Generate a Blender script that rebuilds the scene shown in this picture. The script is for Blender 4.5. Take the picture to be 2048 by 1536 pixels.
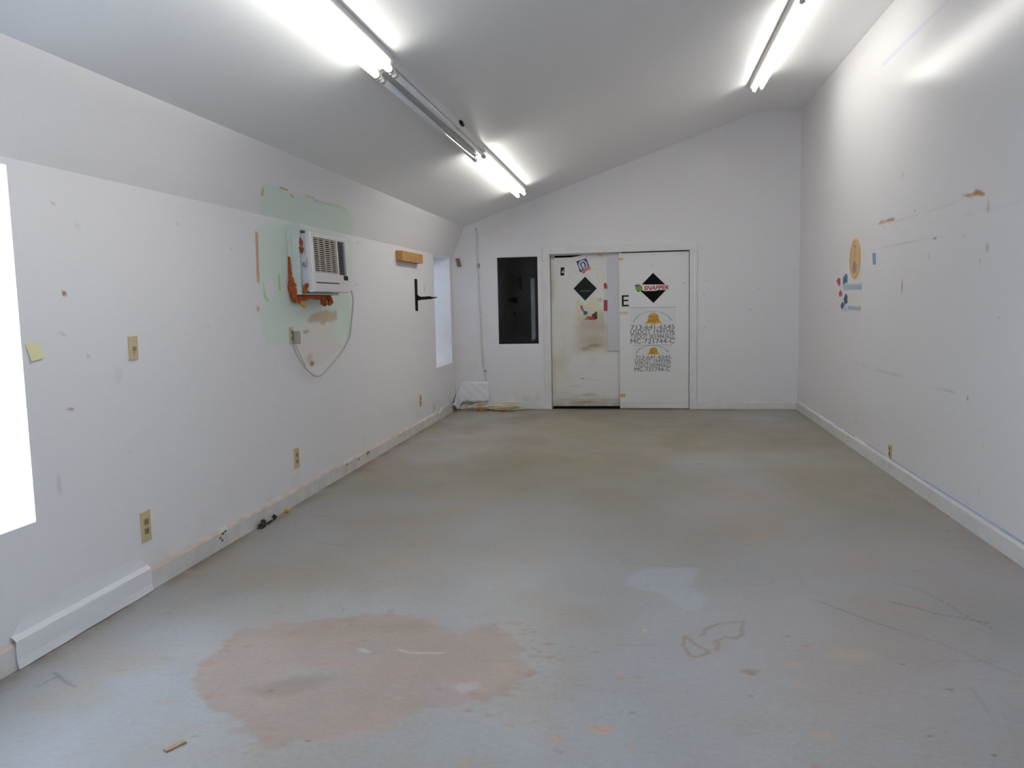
import bpy, bmesh, math, random
import numpy as np
from mathutils import Matrix, Vector
from mathutils.geometry import tessellate_polygon

scene = bpy.context.scene
for o in list(bpy.data.objects):
    bpy.data.objects.remove(o, do_unlink=True)
COL = scene.collection
random.seed(7)
rng = np.random.default_rng(7)

# ------------------------------------------------------------------ camera
F_PX = 1582.4                       # focal length in pixels of the 2048 px wide frame
CAM_H = 1.45
cam_data = bpy.data.cameras.new('camera')
cam_data.sensor_fit = 'HORIZONTAL'
cam_data.sensor_width = 36.0
cam_data.lens = 36.0 * F_PX / 2048.0
cam_data.clip_start = 0.02
cam = bpy.data.objects.new('camera', cam_data)
COL.objects.link(cam)
_yaw, _pitch, _roll = 0.1622, 0.1014, -0.0210
_f = Vector((-math.sin(_yaw) * math.cos(_pitch), math.cos(_yaw) * math.cos(_pitch), -math.sin(_pitch)))
_r = Vector((math.cos(_yaw), math.sin(_yaw), 0))
_u = _r.cross(_f)
_r2 = _r * math.cos(_roll) + _u * math.sin(_roll)
_u2 = _u * math.cos(_roll) - _r * math.sin(_roll)
_m = Matrix((_r2, _u2, -_f)).transposed().to_4x4()
_m.translation = Vector((0, 0, CAM_H))
cam.matrix_world = _m
scene.camera = cam

# ------------------------------------------------------------------ world, exposure
SKY = 12.5
TUBE = 20.0
world = bpy.data.worlds.new('overcast_sky')
scene.world = world
world.use_nodes = True
wn = world.node_tree
wn.nodes.clear()
w_out = wn.nodes.new('ShaderNodeOutputWorld')
w_bg = wn.nodes.new('ShaderNodeBackground')
w_bg.inputs['Color'].default_value = (0.66, 0.81, 1.0, 1)
w_bg.inputs['Strength'].default_value = SKY
wn.links.new(w_bg.outputs[0], w_out.inputs[0])
scene.view_settings.view_transform = 'Standard'
scene.view_settings.look = 'None'
scene.view_settings.gamma = 1.0
scene.view_settings.use_curve_mapping = False
scene.view_settings.exposure = 0.10
scene.cycles.use_denoising = True
scene.cycles.max_bounces = 12
scene.cycles.diffuse_bounces = 8
scene.cycles.glossy_bounces = 4
scene.cycles.transparent_max_bounces = 8
scene.cycles.sample_clamp_indirect = 6.0
scene.cycles.caustics_reflective = False
scene.cycles.caustics_refractive = False

# ------------------------------------------------------------------ room numbers (metres)
XL, XR, YB, YF = -2.5446, 2.0166, 10.709, -1.6      # left wall, right wall, back wall, wall behind the camera
ZB = 2.085                                          # top of the left wall, where the sloped strip begins
XC, ZC = -2.373, 2.503                              # left edge of the ceiling
XK, ZR = 1.465, 3.799                               # ridge of the slope, height of the flat strip
SL = (ZR - ZC) / (XK - XC)

# ------------------------------------------------------------------ colour and material helpers
def lin(r, g, b):
    f = lambda c: (c / 255 / 12.92) if c / 255 <= 0.04045 else ((c / 255 + 0.055) / 1.055) ** 2.4
    return (f(r), f(g), f(b))

def mat(name, col, rough=0.5, spec=0.5, metal=0.0, noise=0.0, nscale=20.0, bump=0.0, bscale=30.0):
    m = bpy.data.materials.new(name)
    m.use_nodes = True
    n, l = m.node_tree.nodes, m.node_tree.links
    b = n['Principled BSDF']
    b.inputs['Base Color'].default_value = (*col, 1)
    b.inputs['Roughness'].default_value = rough
    b.inputs['Specular IOR Level'].default_value = spec
    b.inputs['Metallic'].default_value = metal
    if noise or bump:
        tc = n.new('ShaderNodeTexCoord')
    if noise:
        t = n.new('ShaderNodeTexNoise'); t.inputs['Scale'].default_value = nscale; t.inputs['Detail'].default_value = 5
        l.new(tc.outputs['Object'], t.inputs['Vector'])
        r = n.new('ShaderNodeMapRange'); r.inputs[1].default_value = 0.3; r.inputs[2].default_value = 0.7
        r.inputs[3].default_value = 1 - noise; r.inputs[4].default_value = 1 + noise * 0.4
        l.new(t.outputs['Fac'], r.inputs[0])
        x = n.new('ShaderNodeVectorMath'); x.operation = 'SCALE'; x.inputs[0].default_value = col
        l.new(r.outputs[0], x.inputs['Scale']); l.new(x.outputs[0], b.inputs['Base Color'])
    if bump:
        t2 = n.new('ShaderNodeTexNoise'); t2.inputs['Scale'].default_value = bscale; t2.inputs['Detail'].default_value = 3
        l.new(tc.outputs['Object'], t2.inputs['Vector'])
        bp = n.new('ShaderNodeBump'); bp.inputs['Strength'].default_value = bump; bp.inputs['Distance'].default_value = 0.01
        l.new(t2.outputs['Fac'], bp.inputs['Height']); l.new(bp.outputs[0], b.inputs['Normal'])
    return m

def painted(name, rough, spec=0.5, fine=0.04, fscale=60.0, bump=0.0, bscale=3.0, bdist=0.01, rvar=0.0):
    """paint whose colour comes from the surface's own worn / stained colour map (mesh attribute 'paint')"""
    m = bpy.data.materials.new(name)
    m.use_nodes = True
    n, l = m.node_tree.nodes, m.node_tree.links
    b = n['Principled BSDF']
    at = n.new('ShaderNodeAttribute'); at.attribute_name = 'paint'
    tc = n.new('ShaderNodeTexCoord')
    t = n.new('ShaderNodeTexNoise'); t.inputs['Scale'].default_value = fscale; t.inputs['Detail'].default_value = 6
    l.new(tc.outputs['Object'], t.inputs['Vector'])
    r = n.new('ShaderNodeMapRange'); r.inputs[1].default_value = 0.25; r.inputs[2].default_value = 0.75
    r.inputs[3].default_value = 1 - fine; r.inputs[4].default_value = 1 + fine
    l.new(t.outputs['Fac'], r.inputs[0])
    x = n.new('ShaderNodeVectorMath'); x.operation = 'SCALE'
    l.new(at.outputs['Color'], x.inputs[0]); l.new(r.outputs[0], x.inputs['Scale'])
    l.new(x.outputs[0], b.inputs['Base Color'])
    b.inputs['Roughness'].default_value = rough
    b.inputs['Specular IOR Level'].default_value = spec
    if rvar:
        t3 = n.new('ShaderNodeTexNoise'); t3.inputs['Scale'].default_value = 1.7; t3.inputs['Detail'].default_value = 4
        l.new(tc.outputs['Object'], t3.inputs['Vector'])
        r3 = n.new('ShaderNodeMapRange'); r3.inputs[3].default_value = rough - rvar; r3.inputs[4].default_value = rough + rvar
        l.new(t3.outputs['Fac'], r3.inputs[0]); l.new(r3.outputs[0], b.inputs['Roughness'])
    if bump:
        t2 = n.new('ShaderNodeTexNoise'); t2.inputs['Scale'].default_value = bscale; t2.inputs['Detail'].default_value = 2
        l.new(tc.outputs['Object'], t2.inputs['Vector'])
        bp = n.new('ShaderNodeBump'); bp.inputs['Strength'].default_value = bump; bp.inputs['Distance'].default_value = bdist
        l.new(t2.outputs['Fac'], bp.inputs['Height']); l.new(bp.outputs[0], b.inputs['Normal'])
    return m

def emit(name, col, s):
    m = bpy.data.materials.new(name); m.use_nodes = True
    n, l = m.node_tree.nodes, m.node_tree.links
    n.clear()
    e = n.new('ShaderNodeEmission'); e.inputs[0].default_value = (*col, 1); e.inputs[1].default_value = s
    o = n.new('ShaderNodeOutputMaterial'); l.new(e.outputs[0], o.inputs[0])
    return m

def pane_mat(name, tint, rough=0.02, ior=1.5):
    m = bpy.data.materials.new(name); m.use_nodes = True
    n, l = m.node_tree.nodes, m.node_tree.links
    n.clear()
    tr = n.new('ShaderNodeBsdfTransparent'); tr.inputs[0].default_value = (*tint, 1)
    gl = n.new('ShaderNodeBsdfGlossy'); gl.inputs['Roughness'].default_value = rough
    fr = n.new('ShaderNodeFresnel'); fr.inputs[0].default_value = ior
    mx = n.new('ShaderNodeMixShader'); o = n.new('ShaderNodeOutputMaterial')
    ge = n.new('ShaderNodeNewGeometry'); sb = n.new('ShaderNodeMath'); sb.operation = 'SUBTRACT'; sb.inputs[0].default_value = 1.0
    ml = n.new('ShaderNodeMath'); ml.operation = 'MULTIPLY'           # only the entering face of the pane reflects
    l.new(ge.outputs['Backfacing'], sb.inputs[1]); l.new(fr.outputs[0], ml.inputs[0]); l.new(sb.outputs[0], ml.inputs[1])
    l.new(ml.outputs[0], mx.inputs[0]); l.new(tr.outputs[0], mx.inputs[1]); l.new(gl.outputs[0], mx.inputs[2])
    l.new(mx.outputs[0], o.inputs[0])
    return m

WALL = (0.755, 0.740, 0.758)
FLOOR = (0.345, 0.342, 0.342)
M = {}
M['wall'] = painted('wall_paint', 0.21, 0.105, 0.012, 40, 0.10, 2.2, 0.012)
M['ceiling'] = painted('ceiling_paint', 0.34, 0.2, 0.01, 30, 0.25, 1.6, 0.02)
M['floor'] = painted('floor_paint', 0.42, 0.42, 0.07, 45, 0.08, 25, 0.004, 0.10)
M['door'] = painted('door_paint', 0.33, 0.4, 0.02, 50)
M['white'] = mat('white_gloss_paint', (0.86, 0.85, 0.845), 0.35, noise=0.05, nscale=6)
M['trim'] = mat('trim_paint', (0.72, 0.715, 0.71), 0.35, noise=0.08, nscale=9)
M['base_left'] = mat('worn_baseboard_paint', (0.66, 0.645, 0.63), 0.4, noise=0.14, nscale=7)
M['housing'] = mat('enamel_steel', (0.66, 0.65, 0.65), 0.3)
M['socket'] = mat('lamp_socket_plastic', (0.5, 0.5, 0.47), 0.4)
M['tube_on'] = emit('lit_fluorescent_tube', (1.0, 0.985, 0.91), TUBE)
M['tube_off'] = mat('unlit_fluorescent_tube', (0.72, 0.73, 0.74), 0.12)
M['tube_end'] = mat('tube_end_cap', (0.55, 0.55, 0.53), 0.3, metal=0.8)
M['black'] = mat('black_paint', (0.012, 0.012, 0.012), 0.6, 0.12)
M['void'] = mat('unlit_space_black', (0.02, 0.02, 0.022), 0.8)  # near-black stands in for unlit space behind the glass and door leaves
M['wood'] = mat('bare_pine', lin(186, 138, 78), 0.6, noise=0.25, nscale=14)
M['beige'] = mat('beige_plastic', lin(196, 178, 140), 0.35)
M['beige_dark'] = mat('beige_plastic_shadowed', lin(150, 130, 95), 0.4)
M['slot'] = mat('slot_dark', lin(70, 55, 40), 0.6)
M['steel'] = mat('screw_steel', (0.5, 0.48, 0.44), 0.35, metal=0.9)
M['sleeve'] = mat('pale_green_painted_board', lin(205, 214, 208), 0.5, noise=0.06, nscale=8)
M['ac_body'] = mat('appliance_white', lin(214, 214, 224), 0.35)
M['ac_front'] = mat('appliance_front_plastic', lin(222, 218, 218), 0.4)
M['ac_slat'] = mat('grille_slat_plastic', lin(206, 198, 188), 0.45)
M['ac_back'] = mat('grille_recess', lin(92, 80, 64), 0.7)
M['ac_dark'] = mat('vent_recess', lin(28, 28, 30), 0.6)
M['foam'] = mat('orange_expanding_foam', lin(176, 84, 36), 0.8, noise=0.35, nscale=28, bump=0.6, bscale=60)
M['foam_yellow'] = mat('yellow_expanding_foam', lin(196, 160, 78), 0.8, noise=0.25, nscale=28, bump=0.6, bscale=60)
M['cord'] = mat('grey_cord_rubber', lin(186, 184, 176), 0.5)
M['plug'] = mat('grey_plug_rubber', lin(165, 162, 158), 0.5)
M['note'] = mat('yellow_sticky_paper', lin(226, 218, 172), 0.8)
M['paper'] = mat('white_sheet_plastic', (0.76, 0.765, 0.79), 0.4)
M['cable'] = mat('painted_cable', lin(212, 208, 202), 0.5, noise=0.15, nscale=18)
M['rope'] = mat('cream_cable_jacket', lin(222, 212, 184), 0.55, noise=0.2, nscale=25)
M['leaf'] = mat('orange_dry_leaf', lin(170, 100, 50), 0.8, noise=0.3, nscale=25)
M['debris'] = mat('dark_debris', lin(52, 46, 44), 0.9, noise=0.3, nscale=40)
M['yellow_bit'] = mat('yellow_foam_bit', lin(196, 158, 78), 0.8)
M['placard'] = mat('white_placard_vinyl', (0.68, 0.685, 0.675), 0.35)
M['ink'] = mat('black_ink', (0.02, 0.02, 0.02), 0.6, 0.12)
M['ink_grey'] = mat('faded_black_ink', (0.075, 0.075, 0.075), 0.5)
M['arc_ink'] = mat('small_grey_print', (0.24, 0.24, 0.25), 0.5)
M['gold'] = mat('gold_bell_print', lin(214, 160, 44), 0.45)
M['diamond_dark'] = mat('dark_slate_vinyl', lin(36, 42, 40), 0.6, 0.12)
M['diamond_black'] = mat('black_vinyl', lin(12, 12, 14), 0.6, 0.12)
M['pale_print'] = mat('pale_print', lin(110, 108, 96), 0.5)
M['red_vinyl'] = mat('red_vinyl', lin(196, 36, 44), 0.4)
M['white_vinyl'] = mat('white_vinyl', (0.78, 0.78, 0.77), 0.4)
M['green_vinyl'] = mat('green_vinyl', lin(112, 150, 60), 0.4)
M['dkgreen_vinyl'] = mat('dark_green_vinyl', lin(70, 96, 40), 0.4)
M['brown_vinyl'] = mat('brown_vinyl', lin(110, 80, 76), 0.4)
M['refl_red'] = mat('red_reflective_tape', lin(170, 10, 18), 0.3)
M['refl_white'] = mat('white_reflective_tape', (0.62, 0.62, 0.63), 0.25)
M['strip'] = mat('lavender_grey_metal_strip', (0.56, 0.555, 0.59), 0.22)
M['tape_amber'] = mat('amber_tape', lin(205, 170, 92), 0.5)
M['tape_pale'] = mat('pale_yellow_tape', lin(212, 200, 160), 0.5)
M['blue_vinyl'] = mat('blue_vinyl', lin(44, 58, 128), 0.4)
M['lav_vinyl'] = mat('lavender_print', lin(168, 170, 196), 0.4)
M['pink_vinyl'] = mat('faded_red_print', lin(205, 110, 112), 0.4)
M['hair'] = mat('dark_brown_print', lin(48, 38, 38), 0.5)
M['face'] = mat('pale_print_grey', lin(206, 202, 206), 0.5)
M['blue_tape'] = mat('blue_painters_tape', lin(130, 158, 192), 0.6)
M['blue_line'] = mat('blue_edge_tape', lin(178, 186, 214), 0.6)
M['badge_rim'] = mat('amber_badge_rim', lin(228, 194, 132), 0.5)
M['badge_ring'] = mat('brown_badge_ring', lin(196, 164, 126), 0.5)
M['badge_orange'] = mat('orange_badge_field', lin(212, 174, 122), 0.5, noise=0.12, nscale=9)
M['badge_purple'] = mat('mauve_badge_print', lin(158, 128, 130), 0.5)
M['badge_grey'] = mat('grey_badge_print', lin(176, 170, 164), 0.5)
M['decal_red'] = mat('red_decal', lin(190, 66, 80), 0.5)
M['decal_blue'] = mat('blue_decal', lin(58, 132, 168), 0.5)
M['decal_deep'] = mat('deep_blue_decal', lin(56, 96, 140), 0.5)
M['decal_pale'] = mat('pale_blue_decal', lin(182, 198, 208), 0.5)
M['brown_bit'] = mat('brown_wood_bit', lin(126, 108, 82), 0.7)
M['glass'] = pane_mat('clear_window_glass', (0.97, 0.98, 0.98))
M['glass_dark'] = pane_mat('dark_tinted_glass', (0.08, 0.085, 0.09), 0.02, 1.5)
M['ground'] = mat('outside_concrete', (0.55, 0.53, 0.50), 0.8, noise=0.2, nscale=4)
M['blocker'] = mat('daylight_blocker_grey', (0.26, 0.25, 0.29), 0.7, noise=0.1, nscale=3)

# ------------------------------------------------------------------ object helpers
def link(name, me, m=None, parent=None, kind=None):
    o = bpy.data.objects.new(name, me)
    COL.objects.link(o)
    if m is not None and not me.materials:
        me.materials.append(m)
    if parent is not None:
        o.parent = parent
        o.matrix_parent_inverse = parent.matrix_world.inverted() if False else Matrix.Identity(4)
    if kind:
        o['kind'] = kind
    return o

def tag(o, label, cat, group=None):
    o['label'] = label
    o['category'] = cat
    if group:
        o['group'] = group
    return o

def empty(name, loc, label, cat, rot=(0, 0, 0), group=None):
    o = bpy.data.objects.new(name, None)
    COL.objects.link(o)
    o.location = loc
    o.rotation_euler = rot
    o.empty_display_size = 0.05
    return tag(o, label, cat, group)

def from_bm(name, bm, m, parent=None, kind=None, smooth=False):
    me = bpy.data.meshes.new(name)
    bmesh.ops.recalc_face_normals(bm, faces=bm.faces[:])
    bm.to_mesh(me)
    bm.free()
    if smooth:
        me.polygons.foreach_set('use_smooth', [True] * len(me.polygons))
    return link(name, me, m, parent, kind)

def bm_box(bm, lo, hi, bevel=0.0):
    lo, hi = Vector(lo), Vector(hi)
    r = bmesh.ops.create_cube(bm, size=1.0)
    vs = r['verts']
    for v in vs:
        v.co = Vector(((lo[i] + hi[i]) / 2 + v.co[i] * (hi[i] - lo[i]) for i in range(3)))
    if bevel:
        es = list({e for v in vs for e in v.link_edges})
        bmesh.ops.bevel(bm, geom=es, offset=bevel, segments=2, profile=0.7, affect='EDGES')

def box(name, lo, hi, m, parent=None, bevel=0.0, kind=None):
    bm = bmesh.new()
    bm_box(bm, lo, hi, bevel)
    return from_bm(name, bm, m, parent, kind)

def prism(name, pts3, offset, m, parent=None, kind=None):
    """a thin solid: outline pts3 (planar) pushed along offset"""
    bm = bmesh.new()
    a = [bm.verts.new(p) for p in pts3]
    b = [bm.verts.new(Vector(p) + Vector(offset)) for p in pts3]
    for t in tessellate_polygon([[Vector(p) for p in pts3]]):
        bm.faces.new([a[i] for i in t])
        bm.faces.new([b[i] for i in reversed(t)])
    n = len(a)
    for i in range(n):
        bm.faces.new((a[i], b[i], b[(i + 1) % n], a[(i + 1) % n]))
    return from_bm(name, bm, m, parent, kind)

def catmull(pts, n=8):
    pts = [Vector(p) for p in pts]
    out = []
    for i in range(len(pts) - 1):
        p0 = pts[max(i - 1, 0)]; p1 = pts[i]; p2 = pts[i + 1]; p3 = pts[min(i + 2, len(pts) - 1)]
        for k in range(n):
            t = k / n
            out.append(0.5 * ((2 * p1) + (p2 - p0) * t + (2 * p0 - 5 * p1 + 4 * p2 - p3) * t * t + (3 * p1 - p0 - 3 * p2 + p3) * t ** 3))
    out.append(pts[-1])
    return out

def tube_bm(bm, pts, r, seg=8, wob=0.0, seed=1):
    """a round tube along pts; r is a number or a list; wob makes it lumpy"""
    rr = random.Random(seed)
    pts = [Vector(p) for p in pts]
    rings = []
    prev = None
    for i, p in enumerate(pts):
        d = (pts[min(i + 1, len(pts) - 1)] - pts[max(i - 1, 0)]).normalized()
        if prev is None:
            a = d.orthogonal().normalized()
        else:
            a = (prev - d * prev.dot(d)).normalized()
        prev = a
        b = d.cross(a)
        ri = r[i] if isinstance(r, (list, tuple)) else r
        ring = []
        for k in range(seg):
            th = 2 * math.pi * k / seg
            q = ri * (1 + wob * (rr.random() * 2 - 1))
            ring.append(bm.verts.new(p + (a * math.cos(th) + b * math.sin(th)) * q))
        rings.append(ring)
    for i in range(len(rings) - 1):
        for k in range(seg):
            bm.faces.new((rings[i][k], rings[i][(k + 1) % seg], rings[i + 1][(k + 1) % seg], rings[i + 1][k]))
    bm.faces.new(rings[0][::-1])
    bm.faces.new(rings[-1])

def tube(name, pts, r, m, parent=None, seg=8, wob=0.0, seed=1, kind=None):
    bm = bmesh.new()
    tube_bm(bm, pts, r, seg, wob, seed)
    return from_bm(name, bm, m, parent, kind, smooth=True)

def interp(vals, n_out):
    return [float(v) for v in np.interp(np.linspace(0, len(vals) - 1, n_out), np.arange(len(vals)), vals)]

# ------------------------------------------------------------------ painted surfaces
_NG = np.random.default_rng(3).random((256, 256))
def vnoise(u, v, scale, octaves=4, seed=0):
    out = np.zeros_like(u); amp = 1.0; tot = 0.0
    for k in range(octaves):
        x = u * scale * 2 ** k + seed * 17.3 + k * 31.7; y = v * scale * 2 ** k + seed * 9.1 + k * 11.9
        xi = np.floor(x).astype(int); yi = np.floor(y).astype(int)
        fx = x - xi; fy = y - yi
        fx = fx * fx * (3 - 2 * fx); fy = fy * fy * (3 - 2 * fy)
        g = lambda a, b: _NG[a % 256, b % 256]
        n = (g(xi, yi) * (1 - fx) + g(xi + 1, yi) * fx) * (1 - fy) + (g(xi, yi + 1) * (1 - fx) + g(xi + 1, yi + 1) * fx) * fy
        out += (n - 0.5) * 2 * amp; tot += amp; amp *= 0.55
    return out / tot

def smooth01(x):
    x = np.clip(x, 0, 1)
    return x * x * (3 - 2 * x)

class Canvas:
    """a wall, floor or door skin as a fine grid in metres (u, v) that carries the wear and stains of its paint"""
    def __init__(self, us, vs, base):
        self.us, self.vs = np.asarray(us, float), np.asarray(vs, float)
        self.U, self.V = np.meshgrid(self.us, self.vs)
        self.C = np.empty(self.U.shape + (3,)); self.C[:] = base
    def _win(self, lo, hi):
        i0, i1 = np.searchsorted(self.us, [lo[0], hi[0]]); j0, j1 = np.searchsorted(self.vs, [lo[1], hi[1]])
        s = (slice(max(j0 - 1, 0), j1 + 1), slice(max(i0 - 1, 0), i1 + 1))
        return s, self.U[s], self.V[s]
    def _over(self, s, a, col):
        a = a[..., None]
        self.C[s] = self.C[s] * (1 - a) + np.array(col) * a
    def poly(self, pts, col, a=1.0, soft=0.01, rag=0.0, rscale=12.0, seed=0, mottle=0.0, mscale=9.0):
        pts = np.array(pts); pad = soft + rag * 1.5
        s, U, V = self._win(pts.min(0) - pad, pts.max(0) + pad)
        if U.size == 0: return
        u = U + rag * vnoise(U, V, rscale, 4, seed); v = V + rag * vnoise(U, V, rscale, 4, seed + 5)
        d = np.full(u.shape, 1e9); ins = np.zeros(u.shape, bool)
        n = len(pts)
        for i in range(n):
            ax, ay = pts[i]; bx, by = pts[(i + 1) % n]
            ex, ey = bx - ax, by - ay
            t = np.clip(((u - ax) * ex + (v - ay) * ey) / (ex * ex + ey * ey + 1e-12), 0, 1)
            d = np.minimum(d, np.hypot(u - ax - t * ex, v - ay - t * ey))
            c = ((ay > v) != (by > v))
            with np.errstate(divide='ignore', invalid='ignore'):
                xx = ex * (v - ay) / (ey if abs(ey) > 1e-12 else 1e-12) + ax
            ins ^= c & (u < xx)
        sd = np.where(ins, d, -d)
        al = a * smooth01(0.5 + sd / (2 * soft))
        if mottle:
            al = al * np.clip(1 - mottle * (0.5 + 0.9 * vnoise(U, V, mscale, 5, seed + 9)), 0, 1)
        self._over(s, al, col)
    def blob(self, c, ru, rv, col, a=1.0, rag=0.0, rscale=10.0, hard=0.3, seed=0, rot=0.0):
        R = max(ru, rv) * 1.3 + rag * 1.5
        s, U, V = self._win((c[0] - R, c[1] - R), (c[0] + R, c[1] + R))
        if U.size == 0: return
        u = U - c[0] + rag * vnoise(U, V, rscale, 4, seed); v = V - c[1] + rag * vnoise(U, V, rscale, 4, seed + 5)
        x = u * math.cos(rot) + v * math.sin(rot); y = -u * math.sin(rot) + v * math.cos(rot)
        q = np.hypot(x / ru, y / rv)
        self._over(s, a * smooth01((1 - q) / (1 - hard)), col)
    def line(self, pts, w, col, a=1.0, soft=None, rag=0.0, rscale=20.0, seed=0, dash=0.0):
        pts = np.array(pts); soft = soft or max(w * 0.5, 0.0065); pad = w + soft + rag * 1.5
        s, U, V = self._win(pts.min(0) - pad, pts.max(0) + pad)
        if U.size == 0: return
        u = U + rag * vnoise(U, V, rscale, 3, seed); v = V + rag * vnoise(U, V, rscale, 3, seed + 5)
        d = np.full(u.shape, 1e9)
        for (ax, ay), (bx, by) in zip(pts[:-1], pts[1:]):
            ex, ey = bx - ax, by - ay
            t = np.clip(((u - ax) * ex + (v - ay) * ey) / (ex * ex + ey * ey + 1e-12), 0, 1)
            d = np.minimum(d, np.hypot(u - ax - t * ex, v - ay - t * ey))
        al = a * smooth01((w / 2 + soft - d) / (soft * 2))
        if dash:
            al = al * np.clip(1 - dash * (0.5 + 1.2 * vnoise(U, V, 6, 3, seed + 2)), 0, 1)
        self._over(s, al, col)
    def cloud(self, col, a, scale, lo=0.0, hi=0.6, seed=0, mask=None, stretch=(1, 1)):
        n = vnoise(self.U * stretch[0], self.V * stretch[1], scale, 5, seed)
        al = a * smooth01((n - lo) / (hi - lo))
        if mask is not None: al = al * mask
        self.C = self.C * (1 - al[..., None]) + np.array(col) * al[..., None]
    def build(self, name, to3d, m, holes=(), parent=None, kind=None, flip=False):
        nv, nu = self.U.shape
        P = to3d(self.U.ravel(), self.V.ravel())
        idx = np.arange(nv * nu).reshape(nv, nu)
        q = np.stack([idx[:-1, :-1], idx[:-1, 1:], idx[1:, 1:], idx[1:, :-1]], -1)
        keep = np.ones(q.shape[:2], bool)
        cu = (self.us[:-1] + self.us[1:]) / 2; cv = (self.vs[:-1] + self.vs[1:]) / 2
        for (u0, u1, v0, v1) in holes:
            keep &= ~(((cu > u0) & (cu < u1))[None, :] & ((cv > v0) & (cv < v1))[:, None])
        q = q[keep]
        if flip: q = q[:, ::-1]
        me = bpy.data.meshes.new(name)
        me.vertices.add(nv * nu); me.vertices.foreach_set('co', P.astype(np.float32).ravel())
        me.loops.add(q.size); me.loops.foreach_set('vertex_index', q.astype(np.int32).ravel())
        me.polygons.add(len(q)); me.polygons.foreach_set('loop_start', np.arange(0, q.size, 4, dtype=np.int32))
        ca = me.color_attributes.new('paint', 'FLOAT_COLOR', 'POINT')
        rgba = np.ones((nv * nu, 4), np.float32); rgba[:, :3] = np.clip(self.C.reshape(-1, 3), 0, 1)
        ca.data.foreach_set('color', rgba.ravel())
        me.update(calc_edges=True); me.validate()
        return link(name, me, m, parent, kind)

def axis(*segs):
    """axis((start, stop, step), ...) joined"""
    out = []
    for a, b, st in segs:
        n = max(1, int(round((b - a) / st)))
        out += list(np.linspace(a, b, n + 1)[(1 if out else 0):])
    return np.array(out)

GREEN = lin(210, 223, 212)
TAN = lin(205, 168, 130)
BROWN = lin(160, 116, 72)
GREYM = lin(140, 136, 132)

# ================================================================== FLOOR
fy = [YF]
while fy[-1] < YB:
    fy.append(fy[-1] + (0.1 if fy[-1] < 2.0 else 0.0034 * max(2.2, fy[-1])))
fy[-1] = YB
fc = Canvas(axis((XL, XR, 0.0115)), fy, FLOOR)
fU, fV = fc.U, fc.V
DIRT = lin(150, 134, 108)
# tracked-in dirt: denser far from the camera and along the walls
fc.cloud(lin(138, 131, 108), 0.85, 1.1, -0.6, 0.4, 1, mask=smooth01((fV - 3.0) / 4.5))
fc.cloud(lin(146, 136, 116), 0.35, 1.4, -0.2, 0.5, 11)
fc.cloud(lin(156, 140, 116), 0.45, 2.6, 0.0, 0.6, 12, mask=1 - smooth01((fU + 1.2) / 1.6))
fc.cloud(lin(128, 116, 92), 0.55, 2.4, -0.1, 0.7, 2, mask=smooth01((fV - 5.5) / 4), stretch=(1, 0.7))
fc.cloud(lin(148, 130, 108), 0.5, 1.7, 0.0, 0.6, 3, mask=smooth01(1 - (fU - XL) / 2.2) * smooth01((fV - 2.6) / 1))
fc.cloud(lin(160, 146, 134), 0.5, 3.3, 0.0, 0.6, 4)
fc.cloud(lin(168, 152, 142), 0.5, 1.3, -0.3, 0.5, 14, mask=smooth01((fU + .3) / 1.2) * (1 - smooth01((fV - 5) / 3)))
fc.cloud(lin(176, 180, 190), 0.35, 0.9, -0.2, 0.6, 6, mask=1 - smooth01((fV - 3.5) / 2))  # paler bluish foreground: daylight tint put into the floor colour
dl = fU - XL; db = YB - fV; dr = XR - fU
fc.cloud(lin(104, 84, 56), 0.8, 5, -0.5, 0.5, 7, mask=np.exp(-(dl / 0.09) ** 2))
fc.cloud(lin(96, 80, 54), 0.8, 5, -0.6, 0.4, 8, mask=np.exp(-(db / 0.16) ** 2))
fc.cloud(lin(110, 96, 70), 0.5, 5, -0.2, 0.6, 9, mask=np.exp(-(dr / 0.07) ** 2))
# worn pinkish patch in the foreground
def pF_(u, v):
    # floor point between four surveyed corners of the patch area
    a, b, c, d = (np.array(q) for q in ((-2.051, 3.305), (-0.416, 3.485), (-0.301, 2.457), (-1.463, 2.312)))
    s_, t_ = (u - 400) / 700, (v - 1240) / 250
    return tuple((a * (1 - s_) + b * s_) * (1 - t_) + (d * (1 - s_) + c * s_) * t_)
PINK = lin(156, 139, 131)
patch = [(-1.779, 3.209), (-1.663, 3.330), (-1.491, 3.390), (-1.371, 3.397), (-1.228, 3.479), (-1.015, 3.419), (-0.875, 3.288), (-0.785, 3.293), (-0.692, 3.397), (-0.624, 3.338), (-0.506, 3.181), (-0.533, 3.087), (-0.445, 2.989), (-0.457, 2.857), (-0.481, 2.765), (-0.568, 2.785), (-0.594, 2.706), (-0.659, 2.616), (-0.837, 2.581), (-0.983, 2.482), (-1.063, 2.386), (-1.147, 2.351), (-1.308, 2.393), (-1.518, 2.551), (-1.677, 2.652), (-1.787, 2.923), (-1.762, 3.037)]
fc.poly(patch, PINK, 0.95, 0.02, 0.11, 7, 1, mottle=0.22, mscale=8)
fc.poly(patch, lin(172, 152, 140), 0.55, 0.05, 0.2, 5, 2, mottle=1.0, mscale=6)
fc.poly(patch, lin(150, 144, 140), 0.25, 0.04, 0.2, 8, 12, mottle=1.6, mscale=9)
rs = random.Random(77)
for k in range(70):
    t = rs.choice([(1040,1262),(1055,1300),(1066,1335),(1060,1365),(1040,1392),(985,1405),(960,1425),(1080,1320),(470,1300),(420,1345),(430,1410),(520,1480)]); c = pF_(t[0] + rs.gauss(0, 16), t[1] + rs.gauss(0, 9)); r = rs.uniform(.008, .028)
    fc.blob(c, r * 1.4, r, lin(156, 134, 120), rs.uniform(.5, .9), r * .6, .35 / r, .3, k)
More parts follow.
